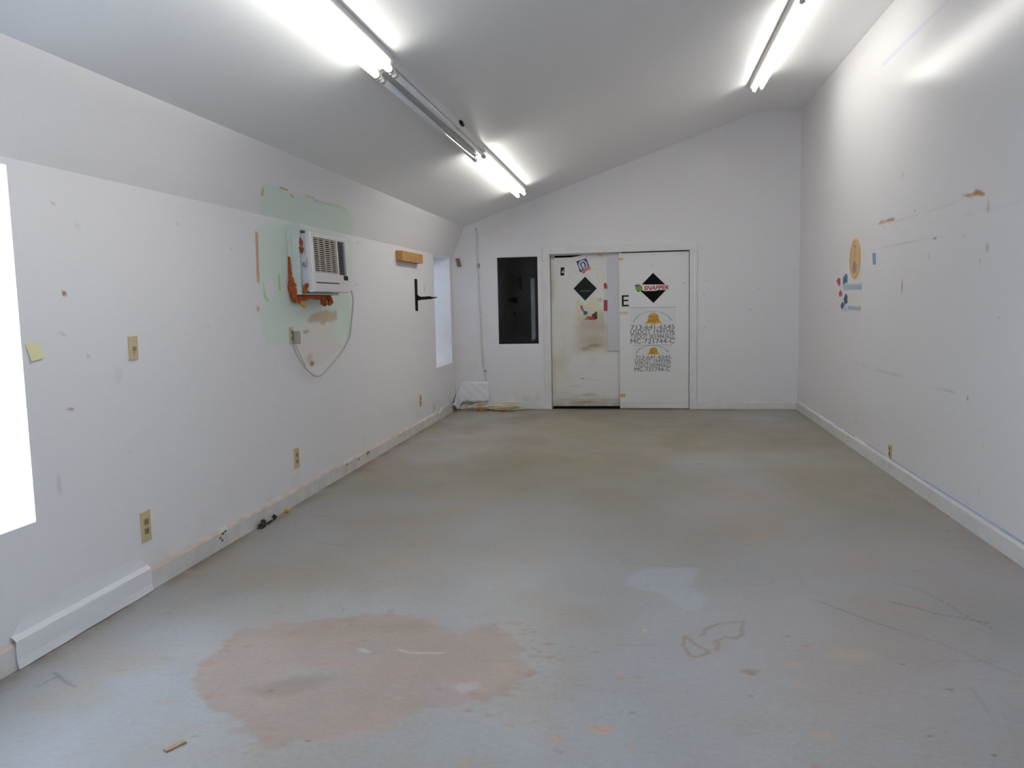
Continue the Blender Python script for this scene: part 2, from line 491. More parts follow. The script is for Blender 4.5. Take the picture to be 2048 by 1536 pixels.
fc.poly([(-1.705, 3.217), (-1.345, 3.394), (-0.991, 3.421), (-0.869, 3.311), (-1.296, 3.263), (-1.582, 3.161)], lin(146, 126, 104), 0.55, 0.05, 0.08, 6, 4, mottle=0.7)
fc.poly([(-1.485, 2.699), (-1.402, 2.782), (-1.248, 2.809), (-1.212, 2.796), (-1.282, 2.700), (-1.379, 2.649)], lin(128, 120, 112), 0.6, 0.05, 0.05, 9, 5)
fc.poly([(-1.461, 2.905), (-1.276, 2.927), (-1.169, 2.873), (-1.251, 2.817), (-1.401, 2.824)], lin(156, 152, 150), 0.5, 0.05, 0.06, 8, 6)
fc.poly([(-1.080, 2.693), (-0.977, 2.732), (-0.993, 2.666), (-1.064, 2.650)], lin(150, 138, 130), 0.5, 0.03, 0.04, 9, 7)
fc.poly([(-0.823, 2.810), (-0.719, 2.830), (-0.611, 2.734), (-0.630, 2.651), (-0.742, 2.652)], lin(164, 148, 148), 0.6, 0.04, 0.05, 9, 8)
fc.poly([(-0.717, 2.822), (-0.645, 2.851), (-0.609, 2.815), (-0.653, 2.752)], lin(180, 172, 176), 0.6, 0.02, 0.03, 14, 9)
fc.line([(-1.017, 3.103), (-0.957, 3.076), (-0.823, 3.091)], 0.012, lin(192, 180, 172), 0.8)
fc.line([(-1.179, 3.084), (-1.141, 3.064)], 0.02, lin(186, 186, 180), 0.8)
fc.poly([(-0.596, 3.006), (-0.509, 3.039), (-0.473, 2.934), (-0.543, 2.884)], lin(176, 152, 136), 0.5, 0.02, 0.05, 14, 10, mottle=0.8, mscale=20)
for c, ru, rv, col, a in [((-1.241, 3.137), .03, .02, BROWN, .6), ((-1.195, 3.178), .03, .012, BROWN, .6), ((-1.394, 2.694), .025, .012, lin(120, 112, 80), .7),
        ((-1.685, 2.835), .05, .012, lin(170, 140, 118), .7), ((-1.741, 2.575), .10, .012, lin(160, 140, 118), .5), ((-1.431, 2.569), .02, .01, BROWN, .5)]:
    fc.blob(c, ru, rv, col, a, 0.02, 15)
# pale bluish repaint
fc.poly([(-0.090, 3.974), (0.005, 4.231), (0.153, 4.278), (0.301, 4.260), (0.277, 4.056), (0.221, 3.963), (0.297, 3.861), (0.269, 3.728), (0.181, 3.657), (0.112, 3.815), (0.016, 3.914)], lin(174, 179, 187), 0.6, 0.03, 0.05, 6, 3)
# ring stains
RING = lin(146, 122, 102)
fc.line([(0.189, 3.376), (0.173, 3.283), (0.194, 3.189), (0.225, 3.174), (0.260, 3.206), (0.278, 3.237), (0.248, 3.262), (0.225, 3.289), (0.208, 3.337), (0.189, 3.376)], 0.014, RING, 0.75, rag=0.01)
fc.line([(0.248, 3.383), (0.309, 3.497), (0.374, 3.537), (0.452, 3.569), (0.424, 3.488), (0.429, 3.424), (0.394, 3.368), (0.354, 3.384), (0.312, 3.339), (0.316, 3.250)], 0.018, RING, 0.6, rag=0.015)
fc.line([(0.578, 4.147), (0.675, 4.172), (0.675, 4.097), (0.619, 4.047), (0.544, 4.040)], 0.012, RING, 0.35, rag=0.01)
# scratches and hairline cracks
DK = lin(78, 74, 74)
fc.line([(0.834, 3.852), (0.946, 3.716), (1.018, 3.620), (1.101, 3.541)], 0.006, DK, 0.95, 0.006, dash=0.4)
fc.line([(1.101, 3.541), (1.231, 3.423), (1.327, 3.274), (1.426, 3.141)], 0.006, lin(140, 118, 100), 0.8, 0.006, dash=0.3)
fc.line([(1.170, 3.875), (1.241, 3.833), (1.316, 3.756), (1.378, 3.728), (1.518, 3.658)], 0.007, DK, 0.95, 0.006, dash=0.3)
fc.line([(1.268, 4.143), (1.357, 4.054), (1.405, 3.926), (1.457, 3.713), (1.505, 3.597)], 0.006, lin(100, 94, 92), 0.8, 0.006, dash=0.4)
fc.line([(-1.966, 4.507), (-1.848, 4.488), (-1.699, 4.482)], 0.008, lin(96, 90, 86), 0.7, 0.008, dash=0.4)
fc.line([(-2.354, 2.734), (-2.260, 2.672), (-2.180, 2.632)], 0.006, lin(80, 76, 78), 0.95, 0.008, dash=0.2)
fc.line([(-2.333, 2.606), (-2.326, 2.664), (-2.307, 2.709)], 0.006, lin(104, 100, 98), 0.75, 0.008)
fc.line([(1.198, 3.031), (1.200, 2.956), (1.189, 2.852)], 0.008, lin(130, 124, 122), 0.5, 0.01)
fc.line([(0.616, 2.860), (0.700, 2.856)], 0.008, lin(165, 140, 118), 0.6)
fc.line([(1.276, 5.178), (1.296, 5.135), (1.351, 5.117)], 0.006, DK, 0.3)
fc.line([(1.776, 8.928), (1.982, 8.968)], 0.012, lin(84, 76, 60), 0.8, 0.01)
# spots
spots = [((1.196, 4.569), .030, lin(190, 158, 130), .6), ((1.208, 4.483), .028, lin(196, 150, 124), .6), ((1.276, 4.621), .012, BROWN, .5), ((1.441, 4.334), .014, lin(96, 70, 56), .8),
         ((1.873, 5.120), .016, lin(80, 66, 50), .8), ((0.713, 4.878), .05, lin(176, 150, 126), .6), ((0.705, 4.726), .05, lin(160, 146, 122), .5), ((1.689, 4.513), .03, lin(186, 160, 132), .5),
         ((0.014, 3.415), .012, lin(214, 196, 150), .8), ((-0.081, 2.959), .025, lin(186, 140, 112), .7), ((-0.189, 3.173), .016, BROWN, .5), ((0.677, 3.330), .02, lin(176, 136, 112), .7), ((0.618, 3.419), .018, BROWN, .5),
         ((0.417, 3.072), .04, lin(150, 132, 120), .7), ((0.422, 3.039), .02, lin(140, 116, 100), .6), ((1.017, 3.199), .012, lin(104, 98, 94), .7), ((1.161, 3.189), .014, lin(170, 140, 110), .7), ((1.117, 3.006), .014, lin(104, 102, 104), .6),
         ((0.936, 2.669), .014, lin(104, 98, 94), .6), ((1.098, 2.572), .012, lin(110, 92, 74), .7), ((-0.036, 2.696), .014, lin(130, 112, 96), .7), ((-0.037, 2.481), .016, lin(190, 140, 120), .6), ((-0.142, 2.563), .05, lin(190, 150, 118), .55),
         ((-0.288, 2.495), .03, lin(180, 150, 124), .5), ((0.599, 2.700), .03, lin(166, 150, 132), .6), ((0.596, 2.614), .06, lin(178, 156, 138), .55), ((0.586, 2.978), .06, lin(176, 158, 146), .4), ((0.815, 3.261), .12, lin(178, 164, 146), .45),
         ((0.599, 3.146), .05, lin(182, 162, 148), .4), ((0.456, 2.784), .03, lin(176, 164, 138), .5), ((0.390, 2.870), .014, lin(128, 126, 124), .5), ((0.535, 2.435), .02, BROWN, .5), ((-1.398, 4.685), .010, lin(70, 68, 70), .8), ((-1.416, 3.502), .007, lin(60, 60, 64), .9),
         ((-2.066, 5.993), .02, lin(130, 112, 84), .7), ((-2.150, 5.374), .035, lin(140, 120, 90), .7), ((-2.218, 5.122), .05, lin(150, 128, 104), .5), ((-1.808, 5.290), .02, lin(140, 120, 96), .6), ((-1.582, 5.176), .02, lin(160, 130, 114), .5),
         ((-1.294, 7.400), .02, lin(84, 78, 68), .7), ((0.506, 7.077), .03, lin(78, 74, 66), .7), ((0.277, 6.212), .03, lin(140, 128, 112), .5), ((-0.413, 4.563), .012, DK, .5), ((-0.517, 4.534), .02, lin(140, 124, 108), .4), ((-0.620, 2.646), .02, lin(140, 128, 118), .5),
         ((-0.452, 2.564), .025, lin(176, 140, 122), .7), ((-0.557, 2.324), .03, lin(182, 150, 134), .5), ((-1.111, 2.380), .010, lin(60, 62, 66), .8), ((-1.511, 2.362), .014, lin(120, 112, 104), .6), ((-1.971, 2.902), .05, lin(150, 146, 128), .4),
         ((-2.146, 3.917), .02, lin(140, 132, 116), .5), ((-1.737, 3.487), .02, lin(160, 138, 120), .5), ((-1.563, 3.624), .025, lin(170, 146, 124), .5), ((-1.724, 3.432), .015, lin(160, 130, 118), .5), ((-0.763, 3.832), .02, lin(180, 170, 150), .5), ((-1.082, 4.057), .014, lin(150, 136, 116), .6),
         ((-2.978, 7.718), .05, lin(160, 132, 100), .6), ((-1.662, 7.509), .03, lin(120, 104, 84), .4), ((-0.260, 6.387), .03, lin(168, 162, 140), .5), ((-1.291, 10.352), .06, lin(170, 140, 80), .6)]
for c, r, col, a in spots:
    fc.blob(c, r * 1.3, r * random.uniform(0.6, 1.0), col, min(.95, a * 1.3), r * 0.6, 0.35 / r, 0.2, random.randint(0, 50), random.uniform(-.4, .4))
rs = random.Random(21)
for k in range(420):
    c = (rs.uniform(XL + .1, XR - .05), 2.3 + 8.2 * rs.random() ** 1.4)
    r = rs.uniform(.006, .024) * (0.6 + c[1] / 9)
    fc.blob(c, r * rs.uniform(1, 2.2), r * .8, rs.choice([BROWN, lin(150, 128, 106), lin(120, 112, 104), lin(172, 146, 126), lin(176, 172, 170)]), rs.uniform(.12, .5), r * .6, .3 / r, .2, k, rs.uniform(-.5, .5))
for k in range(90):
    c = (rs.uniform(XL + .1, XR - .1), 2.6 + 7.5 * rs.random() ** 1.3)
    ln = rs.uniform(.05, .3); th = rs.uniform(-.35, .35)
    fc.line([c, (c[0] + ln * math.cos(th), c[1] + ln * math.sin(th))], rs.uniform(.005, .016), rs.choice([lin(150, 124, 100), lin(132, 122, 110), lin(188, 172, 160)]), rs.uniform(.15, .4), rag=.01, seed=k)
fc.build('floor', lambda u, v: np.stack([u, v, 0 * u], 1), M['floor'], kind='structure')

# ================================================================== LEFT WALL
WIN1 = (2.20, 2.926, 0.568, 2.055)          # near window opening on the left wall (y0, y1, z0, z1)
WIN2 = (9.68, 10.54, 0.66, 2.085)           # far window opening
lc = Canvas(axis((YF, WIN1[0], .08), (WIN1[0], WIN1[1], .03), (WIN1[1], 5.0, .014), (5.0, 7.3, .009), (7.3, WIN2[0], .02), (WIN2[0], WIN2[1], .02), (WIN2[1], YB, .02)),
            axis((0, WIN1[2], .012), (WIN1[2], WIN2[2], .012), (WIN2[2], WIN1[3], .0105), (WIN1[3], ZB, .01)), WALL)
green = [(5.049, 1.993), (5.023, 1.643), (5.050, 1.374), (5.111, 1.194), (5.498, 1.179), (5.655, 1.178), (6.138, 1.169), (6.671, 1.195), (6.768, 1.511), (6.835, 1.867), (6.881, 2.056), (5.756, 2.068), (5.419, 2.079)]
lc.poly(green, GREEN, 0.9, 0.03, 0.035, 5, 3)
lc.poly([(5.033, 1.603), (5.252, 1.649), (5.281, 1.562), (5.196, 1.485), (5.061, 1.469)], WALL, 0.85, 0.03, 0.03, 8, 4)
lc.poly([(5.667, 1.284), (5.811, 1.337), (6.440, 1.341), (6.294, 1.228), (6.578, 1.120), (6.010, 0.950), (5.635, 1.002), (5.619, 1.173)], lin(222, 214, 210), 0.85, 0.05, 0.05, 5, 5)
lc.poly([(5.804, 1.356), (5.883, 1.393), (6.064, 1.422), (6.273, 1.428), (6.427, 1.422), (6.418, 1.341), (6.209, 1.330), (6.092, 1.313), (6.014, 1.339), (5.857, 1.331)], lin(196, 168, 140), 0.9, 0.015, 0.015, 14, 6, mottle=0.25)
lc.blob((5.775, 1.268), .10, .022, lin(178, 156, 130), 0.9, .01, 20, .2, 7)
lc.blob((5.817, 1.061), .10, .05, lin(190, 172, 150), 0.7, .02, 14, .1, 8)
lc.blob((5.859, 1.015), .07, .035, lin(146, 100, 58), 0.9, .012, 20, .2, 9)
lc.poly([(5.032, 1.969), (5.073, 1.959), (5.057, 1.624), (5.021, 1.623)], lin(200, 156, 120), 0.9, 0.006, 0.004, 20, 1)
lc.poly([(4.997, 1.469), (5.039, 1.462), (5.035, 1.428), (5.000, 1.432)], lin(196, 166, 140), 0.9, 0.006, 0.006, 20, 1)
lc.poly([(5.108, 1.625), (5.129, 1.622), (5.135, 1.543), (5.190, 1.502), (5.152, 1.492), (5.104, 1.530)], lin(158, 208, 130), 0.9, 0.008, 0.008, 20, 2)
lc.poly([(5.344, 1.697), (5.382, 1.688), (5.373, 1.609), (5.386, 1.577), (5.338, 1.580)], lin(164, 210, 136), 0.9, 0.008, 0.008, 20, 3)
lc.blob((4.964, 1.549), .02, .01, lin(200, 190, 190), .6)
lc.blob((3.197, 1.536), .016, .018, lin(160, 112, 76), .95, .004, 30, .5)
lc.blob((3.184, 1.015), .02, .010, lin(150, 100, 80), .95, .005, 30, .3)
lc.blob((3.165, 1.015), .02, .010, lin(206, 180, 168), .8, .004, 30, .3)
for c in [(3.170, 1.931), (4.124, 1.930), (4.700, 1.828), (3.168, 1.356), (3.325, 1.247), (6.993, 2.028), (6.910, 1.646)]:
    lc.line([(c[0] - .012, c[1] + .006), (c[0] + .012, c[1] - .006)], .006, GREYM, .6)
lc.line([(6.876, 2.011), (7.087, 2.044)], .01, GREYM, .25); lc.line([(6.833, 1.636), (7.044, 1.667)], .008, GREYM, .25)
lc.blob((3.317, 1.845), .03, .02, lin(206, 200, 200), .4); lc.blob((4.695, 1.781), .02, .012, lin(196, 186, 180), .5)
lc.blob((3.080, 0.691), .02, .07, lin(190, 186, 192), .5, .01); lc.blob((3.522, 1.135), .06, .05, lin(200, 196, 202), .3, .02)
lc.blob((9.229, 1.650), .05, .07, lin(214, 176, 134), .8, .015, 14, .1)
lc.blob((8.814, 1.227), .04, .012, lin(196, 188, 176), .4); lc.blob((8.749, 1.030), .05, .02, lin(206, 198, 174), .4)
rs = random.Random(5)
for k in range(46):
    c = (rs.uniform(3.0, 9.3), rs.uniform(.15, 1.9)); r = rs.uniform(.004, .012)
    lc.blob(c, r * 1.5, r, rs.choice([GREYM, lin(190, 180, 172), lin(196, 180, 160)]), rs.uniform(.12, .35), r * .4, 40)
lc.cloud(lin(204, 196, 184), .35, 4, .1, .7, 3, mask=np.exp(-(lc.V / .35) ** 2))
lc.cloud(lin(150, 136, 116), .5, 7, .1, .7, 5, mask=np.exp(-((lc.V - .15) / .12) ** 2) * smooth01((lc.U - 8.5) / 1.5))
wall_left = lc.build('wall_left', lambda u, v: np.stack([0 * u + XL, u, v], 1), M['wall'], holes=[WIN1, WIN2], kind='structure', flip=True)

# sloped strip between the left wall and the ceiling
SLEN = math.hypot(XC - XL, ZC - ZB)
sc_ = Canvas(axis((YF, 4.6, .2), (4.6, 7.3, .012), (7.3, YB, .1)), axis((0, SLEN, .012)), WALL)
sc_.poly([(5.087, 0.012), (5.040, 0.129), (5.035, 0.190), (5.068, 0.216), (5.268, 0.218), (5.446, 0.192), (5.707, 0.212), (6.070, 0.212), (6.535, 0.214), (6.720, 0.167), (6.808, 0.084), (6.903, -0.020), (5.779, -0.028), (5.095, -0.022)], GREEN, .9, .015, .02, 5, 3)
sc_.poly([(5.044, 0.122), (5.030, 0.186), (5.052, 0.186), (5.083, 0.128)], lin(206, 170, 136), .85, .008, .01, 18, 2)
sc_.line([(5.271, 0.215), (5.332, 0.216), (5.392, 0.210)], .012, lin(190, 150, 100), .9, rag=.006)
sc_.poly([(5.426, 0.197), (5.459, 0.197), (5.532, 0.177), (5.504, 0.170)], lin(200, 168, 126), .85, .008, .008, 18, 4)
sc_.line([(5.696, 0.215), (5.877, 0.207), (6.125, 0.206), (6.528, 0.208)], .008, lin(196, 164, 116), .9, rag=.008, dash=.3)
sc_.build('sloped_panel', lambda u, v: np.stack([XL + v / SLEN * (XC - XL), u, ZB + v / SLEN * (ZC - ZB)], 1), M['wall'], parent=wall_left, flip=True)

# ================================================================== RIGHT WALL
rc = Canvas(axis((YF, 4.3, .1), (4.3, 8.6, .0125), (8.6, YB, .03)), axis((0, 2.9, .0125), (2.9, ZR, .03)), WALL)
rc.poly([(5.515, 2.073), (5.345, 2.066), (5.287, 2.079), (5.221, 2.067), (5.155, 2.035), (5.175, 2.029), (5.336, 2.050), (5.419, 2.051)], lin(178, 128, 78), .95, .008, .006, 20, 1)
rc.poly([(7.328, 2.056), (7.229, 2.085), (7.048, 2.071), (6.903, 2.068), (6.838, 2.054), (6.980, 2.056), (7.184, 2.051)], lin(186, 148, 112), .85, .01, .008, 20, 2, mottle=.2)
rc.line([(7.048, 2.067), (6.877, 2.062)], .02, lin(160, 112, 72), .8)
for c, ru, rv, col, a in [((6.695, 2.377), .04, .04, lin(222, 196, 160), .7), ((5.107, 1.960), .03, .045, lin(205, 178, 160), .7), ((5.112, 1.935), .03, .02, lin(190, 170, 130), .6), ((6.382, 2.071), .03, .015, lin(160, 140, 130), .6),
        ((5.105, 1.720), .035, .04, lin(190, 176, 158), .7), ((5.196, 1.645), .02, .02, lin(180, 168, 150), .6), ((6.060, 1.722), .03, .04, lin(200, 194, 196), .6), ((6.630, 1.522), .03, .10, lin(206, 186, 158), .7), ((6.630, 1.518), .016, .05, lin(130, 104, 90), .8),
        ((7.164, 1.662), .02, .01, GREYM, .6), ((5.304, 0.799), .02, .018, lin(160, 120, 100), .85), ((7.865, 0.271), .025, .015, lin(120, 116, 112), .7), ((5.059, 0.543), .025, .015, lin(200, 170, 150), .6), ((5.451, 1.814), .03, .012, lin(190, 184, 186), .6),
        ((7.139, 2.018), .03, .02, lin(190, 184, 182), .4), ((6.769, 1.981), .03, .015, lin(190, 184, 182), .5), ((8.940, 1.378), .05, .006, lin(96, 92, 86), .8), ((9.188, 1.295), .05, .008, GREYM, .5), ((8.717, 1.848), .06, .008, GREYM, .4), ((8.706, 1.709), .05, .03, lin(200, 186, 180), .5)]:
    rc.blob(c, ru, rv, col, a, ru * .3, 20, .2, 3)
rc.line([(7.537, 1.856), (6.708, 1.851), (5.955, 1.843), (5.771, 1.843)], .006, lin(176, 176, 188), .6, dash=.4)
rc.blob((5.955, 1.843), .05, .012, lin(110, 104, 100), .7, .005)
rc.line([(6.979, 2.040), (6.378, 2.034), (5.789, 2.039), (5.497, 2.049)], .012, lin(192, 186, 180), .5, dash=.8)
rc.line([(5.448, 1.944), (5.019, 1.941), (4.679, 1.942)], .012, lin(196, 192, 192), .4, dash=.8)
rc.line([(7.912, 0.811), (7.446, 0.816), (6.937, 0.817), (6.496, 0.817)], .010, lin(130, 128, 124), .5, dash=.9)
rc.line([(5.956, 0.801), (5.505, 0.814)], .010, GREYM, .35, dash=.7)
rc.line([(7.301, 3.378), (6.500, 3.381), (5.841, 3.373)], .012, lin(190, 196, 222), .6, dash=.3)
rc.poly([(8.301, 1.464), (7.779, 1.470), (7.772, 1.396), (8.294, 1.385)], lin(226, 221, 204), .5, .02)
rc.poly([(8.205, 1.681), (7.764, 1.689), (7.787, 1.562), (8.102, 1.559)], lin(224, 222, 192), .45, .03)
rs = random.Random(9)
for k in range(46):
    c = (rs.uniform(4.6, 10.3), rs.uniform(.2, 2.2)); r = rs.uniform(.005, .014)
    rc.blob(c, r * 2, r * .8, rs.choice([GREYM, lin(190, 180, 172), lin(150, 144, 140)]), rs.uniform(.12, .35), r * .4, 40)
rc.cloud(lin(214, 206, 186), .5, 6, -.2, .6, 3, mask=np.exp(-((rc.V - .12) / .10) ** 2) * smooth01((rc.U - 8.3) / 1.5))
rc.build('wall_right', lambda u, v: np.stack([0 * u + XR, u, v], 1), M['wall'], kind='structure')

# ================================================================== BACK WALL
DOOR = (-1.204, 0.637, 0.0, 2.098)
WIN3 = (-1.925, -1.371, 0.896, 2.074)
bc = Canvas(axis((XL, WIN3[0], .012), (WIN3[0], WIN3[1], .02), (WIN3[1], DOOR[0], .012), (DOOR[0], DOOR[1], .02), (DOOR[1], XR, .02)),
            axis((0, WIN3[2], .012), (WIN3[2], WIN3[3], .012), (WIN3[3], DOOR[3], .012), (DOOR[3], 2.5, .0134), (2.5, ZR, .05)), WALL)
bc.cloud(lin(176, 160, 130), .8, 6, -.3, .5, 3, mask=np.exp(-(bc.V / .16) ** 2) * (bc.U < -1.2))
bc.cloud(lin(190, 182, 168), .5, 6, -.1, .6, 4, mask=np.exp(-(bc.V / .12) ** 2))
bc.cloud(lin(214, 208, 196), .4, 2, -.1, .6, 6, mask=(bc.U < -1.2) * 1.0)
for c in [(0.802, 2.111), (0.848, 1.703), (0.823, 1.508), (0.838, 1.082), (1.408, 1.301)]:
    bc.blob(c, .02, .012, GREYM, .45)
rs = random.Random(4)
for k in range(24):
    c = (rs.uniform(-2.3, 1.9), rs.uniform(.2, 2.6)); r = rs.uniform(.006, .014)
    bc.blob(c, r * 1.6, r, lin(176, 168, 160), rs.uniform(.2, .45))
def back_flat(u, v):
    top = np.where(u < XC, ZB + (u - XL) / (XC - XL) * (ZC - ZB), np.where(u < XK, ZC + (u - XC) * SL, ZR))
    return np.stack([u, 0 * u + YB, np.minimum(v, top + .02)], 1)
bc.build('wall_back', back_flat, M['wall'], holes=[DOOR, WIN3], kind='structure')

# ================================================================== CEILING
cl = Canvas(np.array([XC, -1.6, -.8, 0, .8, XK, XR]), axis((YF, YB, .3)), (0.83, 0.83, 0.845))
cl.build('ceiling', lambda u, v: np.stack([u, v, np.where(u < XK, ZC + (u - XC) * SL, ZR)], 1), M['ceiling'], kind='structure', flip=True)

# ================================================================== WALL BEHIND THE CAMERA, with its window opening
OPEN = (0.1, 1.6, 0.95, 2.1)  # unseen opening, sized for the daylight it lets in
wf = Canvas(axis((XL, OPEN[0], .3), (OPEN[0], OPEN[1], .25), (OPEN[1], XR, .2)), axis((0, OPEN[2], .3), (OPEN[2], OPEN[3], .3), (OPEN[3], ZR, .3)), WALL)
wf.build('wall_front', lambda u, v: np.stack([u, 0 * u + YF, v], 1), M['wall'], holes=[OPEN], kind='structure')
box('window_4', (OPEN[0], YF - .02, OPEN[2]), (OPEN[1], YF - .014, OPEN[3]), M['glass'], kind='structure')

# ================================================================== OUTSIDE
box('ground', (-9, -14, -0.26), (8, 16, -0.06), M['ground'], kind='structure')
box('daylight_blocker', (-3.35, 7.2, -0.06), (-3.2, 15.8, 4.6), M['blocker'], kind='structure')  # unseen wall added to cut the daylight at the far window

# ================================================================== NEAR WINDOW (left wall)
def window_recess(name, y0, y1, z0, z1, depth, m):
    t = bpy.data.objects.new(name, None); COL.objects.link(t); t['kind'] = 'structure'
    x0, x1 = XL - depth, XL - .0015
    w = .04
    box('jamb', (x0, y1, z0 - w), (x1, y1 + w, z1 + w), m, t)
    box('jamb', (x0, y0 - w, z0 - w), (x1, y0, z1 + w), m, t)
    box('head', (x0, y0, z1), (x1, y1, z1 + w), m, t)
    box('sill', (x0, y0, z0 - w), (x1, y1, z0), m, t)
    bm = bmesh.new(); f = .045; xf = x0 - .03
    bm_box(bm, (xf, y0 - w, z0 - w), (x0, y0 + f, z1 + w)); bm_box(bm, (xf, y1 - f, z0 - w), (x0, y1 + w, z1 + w))
    bm_box(bm, (xf, y0 + f, z0 - w), (x0, y1 - f, z0 + f)); bm_box(bm, (xf, y0 + f, z1 - f), (x0, y1 - f, z1 + w))
    zm = (z0 + z1) / 2
    bm_box(bm, (xf, y0 + f, zm - .02), (x0, y1 - f, zm + .02))
    from_bm('window_frame', bm, m, t)
    for a, b in ((z0 + f, zm - .02), (zm + .02, z1 - f)):
        box('pane', (x0 - .018, y0 + f, a), (x0 - .012, y1 - f, b), M['glass'], t)
    return t
window_recess('window_1', *WIN1, 0.20, M['white'])
window_recess('window_2', *WIN2, 0.24, M['white'])

# ================================================================== DARK WINDOW (back wall)
w3 = bpy.data.objects.new('window_3', None); COL.objects.link(w3); w3['kind'] = 'structure'
x0, x1, z0, z1 = WIN3
d = .06; w = .03
bm = bmesh.new()
yf = YB + .0015
bm_box(bm, (x0 - w, yf, z0 - w), (x0, YB + d, z1 + w)); bm_box(bm, (x1, yf, z0 - w), (x1 + w, YB + d, z1 + w))
bm_box(bm, (x0, yf, z1), (x1, YB + d, z1 + w)); bm_box(bm, (x0, yf, z0 - w), (x1, YB + d, z0))
from_bm('window_frame', bm, M['trim'], w3)
box('pane', (x0 - .01, YB + .045, z0 - .01), (x1 + .01, YB + .051, z1 + .01), M['glass_dark'], w3)
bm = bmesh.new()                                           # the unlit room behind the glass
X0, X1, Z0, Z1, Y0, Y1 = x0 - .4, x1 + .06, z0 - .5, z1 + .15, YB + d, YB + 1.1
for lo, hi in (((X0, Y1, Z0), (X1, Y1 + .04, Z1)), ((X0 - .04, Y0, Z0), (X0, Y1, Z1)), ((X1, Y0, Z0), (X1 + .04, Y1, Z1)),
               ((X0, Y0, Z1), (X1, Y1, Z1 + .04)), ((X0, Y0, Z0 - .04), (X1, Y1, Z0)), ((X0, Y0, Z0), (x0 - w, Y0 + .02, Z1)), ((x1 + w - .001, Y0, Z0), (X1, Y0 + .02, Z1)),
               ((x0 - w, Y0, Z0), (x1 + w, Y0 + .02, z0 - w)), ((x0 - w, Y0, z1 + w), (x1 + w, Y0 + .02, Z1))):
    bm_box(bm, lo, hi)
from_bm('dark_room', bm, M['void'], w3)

# ================================================================== SLIDING DOORS (back wall)
dx0, dx1, _, dz = DOOR
cas = bpy.data.objects.new('trim_1', None); COL.objects.link(cas); cas['kind'] = 'structure'
cw = .092; ct = .022
box('casing_board', (dx0 - cw, YB - ct, 0), (dx0, YB, dz), M['trim'], cas, .004)
box('casing_board', (dx1, YB - ct, 0), (dx1 + cw, YB, dz), M['trim'], cas, .004)
box('casing_board', (dx0 - cw, YB - ct, dz), (dx1 + cw, YB, dz + cw), M['trim'], cas, .004)
box('jamb', (dx0 - .02, YB + .0015, 0), (dx0, YB + .30, dz), M['trim'], cas)
box('jamb', (dx1, YB + .0015, 0), (dx1 + .02, YB + .30, dz), M['trim'], cas)
box('jamb', (dx0 - .02, YB + .0015, dz), (dx1 + .02, YB + .30, dz + .02), M['trim'], cas)
box('gap_blocker', (dx0 - .02, YB + .30, -.02), (dx1 + .02, YB + .34, dz + .02), M['void'], cas)  # unseen panel added to keep sky light out of the door gaps
box('threshold', (dx0, YB, -.03), (dx1, YB + .30, -.001), M['void'], cas)
nm = bmesh.new()
for (px_, pz_) in [(-1.183, 2.154), (-0.840, 2.156), (-0.409, 2.143), (-0.035, 2.144), (0.694, 2.069), (-1.273, 1.609), (0.676, 1.537), (0.672, 0.308), (-1.292, 0.109)]:
    r = bmesh.ops.create_circle(nm, cap_ends=True, radius=.008, segments=10)
    for v in r['verts']:
        v.co = Vector((px_ + v.co.x, YB - ct - .0008, pz_ + v.co.y))
from_bm('nail_head', nm, mat('filled_nail_head', lin(204, 202, 200), .5), cas, 'stuff')

YD1 = YB + .075          # face of the left (rear) door leaf
YD2 = YB + .022          # face of the right (front) door leaf
SPLIT = ((-0.278, 1.133))[0]
DW = (0.715, 0.70, 0.675)
d1 = bpy.data.objects.new('door_1', None); COL.objects.link(d1); d1['kind'] = 'structure'
ex = SPLIT + .10
c1 = Canvas(axis((dx0 + .004, ex, .009)), axis((.03, 2.052, .009)), DW)
c1.poly([(-0.873, 1.143), (-0.738, 1.208), (-0.437, 1.203), (-0.441, 0.767), (-0.811, 0.771), (-0.890, 0.873)], lin(178, 160, 134), .7, .08, .06, 4, 2, mottle=.3)
c1.poly([(-0.869, 1.479), (-0.561, 1.499), (-0.497, 1.204), (-0.873, 1.197)], lin(214, 206, 166), .7, .02, .02, 8, 3)
c1.poly([(-0.839, 1.210), (-0.449, 1.337), (-0.445, 1.036), (-0.740, 1.040)], lin(170, 156, 136), .6, .06, .05, 6, 4, mottle=.5)
c1.blob((-0.621, 0.843), .16, .05, lin(132, 112, 74), .75, .04, 8, 0, 5)
c1.blob((-0.729, 0.804), .12, .04, lin(134, 116, 76), .6, .04, 8, 0, 6)
c1.blob((-0.640, 0.924), .22, .10, lin(160, 142, 116), .5, .05, 6, 0, 7)
c1.blob((-0.534, 1.458), .05, .06, lin(150, 144, 132), .6, .03, 10, 0, 8)
c1.line([(-0.801, 0.403), (-0.774, 0.403)], .012, lin(80, 70, 66), .8); c1.line([(-0.774, 0.403), (-0.578, 0.382)], .006, lin(170, 160, 150), .5)
c1.blob((-0.884, 0.315), .10, .02, lin(184, 176, 150), .5, .02); c1.blob((-0.716, 0.191), .2, .04, lin(160, 150, 130), .5, .03, 8, 0, 9)
c1.blob((-0.751, 0.081), .26, .03, lin(140, 120, 76), .8, .02, 10, 0, 10)
c1.line([(-1.167, 0.116), (-0.305, 0.115)], .008, lin(160, 150, 134), .6)
c1.cloud(lin(196, 186, 160), .5, 2.2, -.1, .6, 4)
c1.cloud(lin(160, 146, 118), .7, 4, -.1, .6, 5, mask=np.exp(-((c1.V - .03) / .12) ** 2))
c1.cloud(lin(180, 168, 142), .8, 3, -.4, .5, 6, mask=np.exp(-((c1.U - dx0) / .05) ** 2))
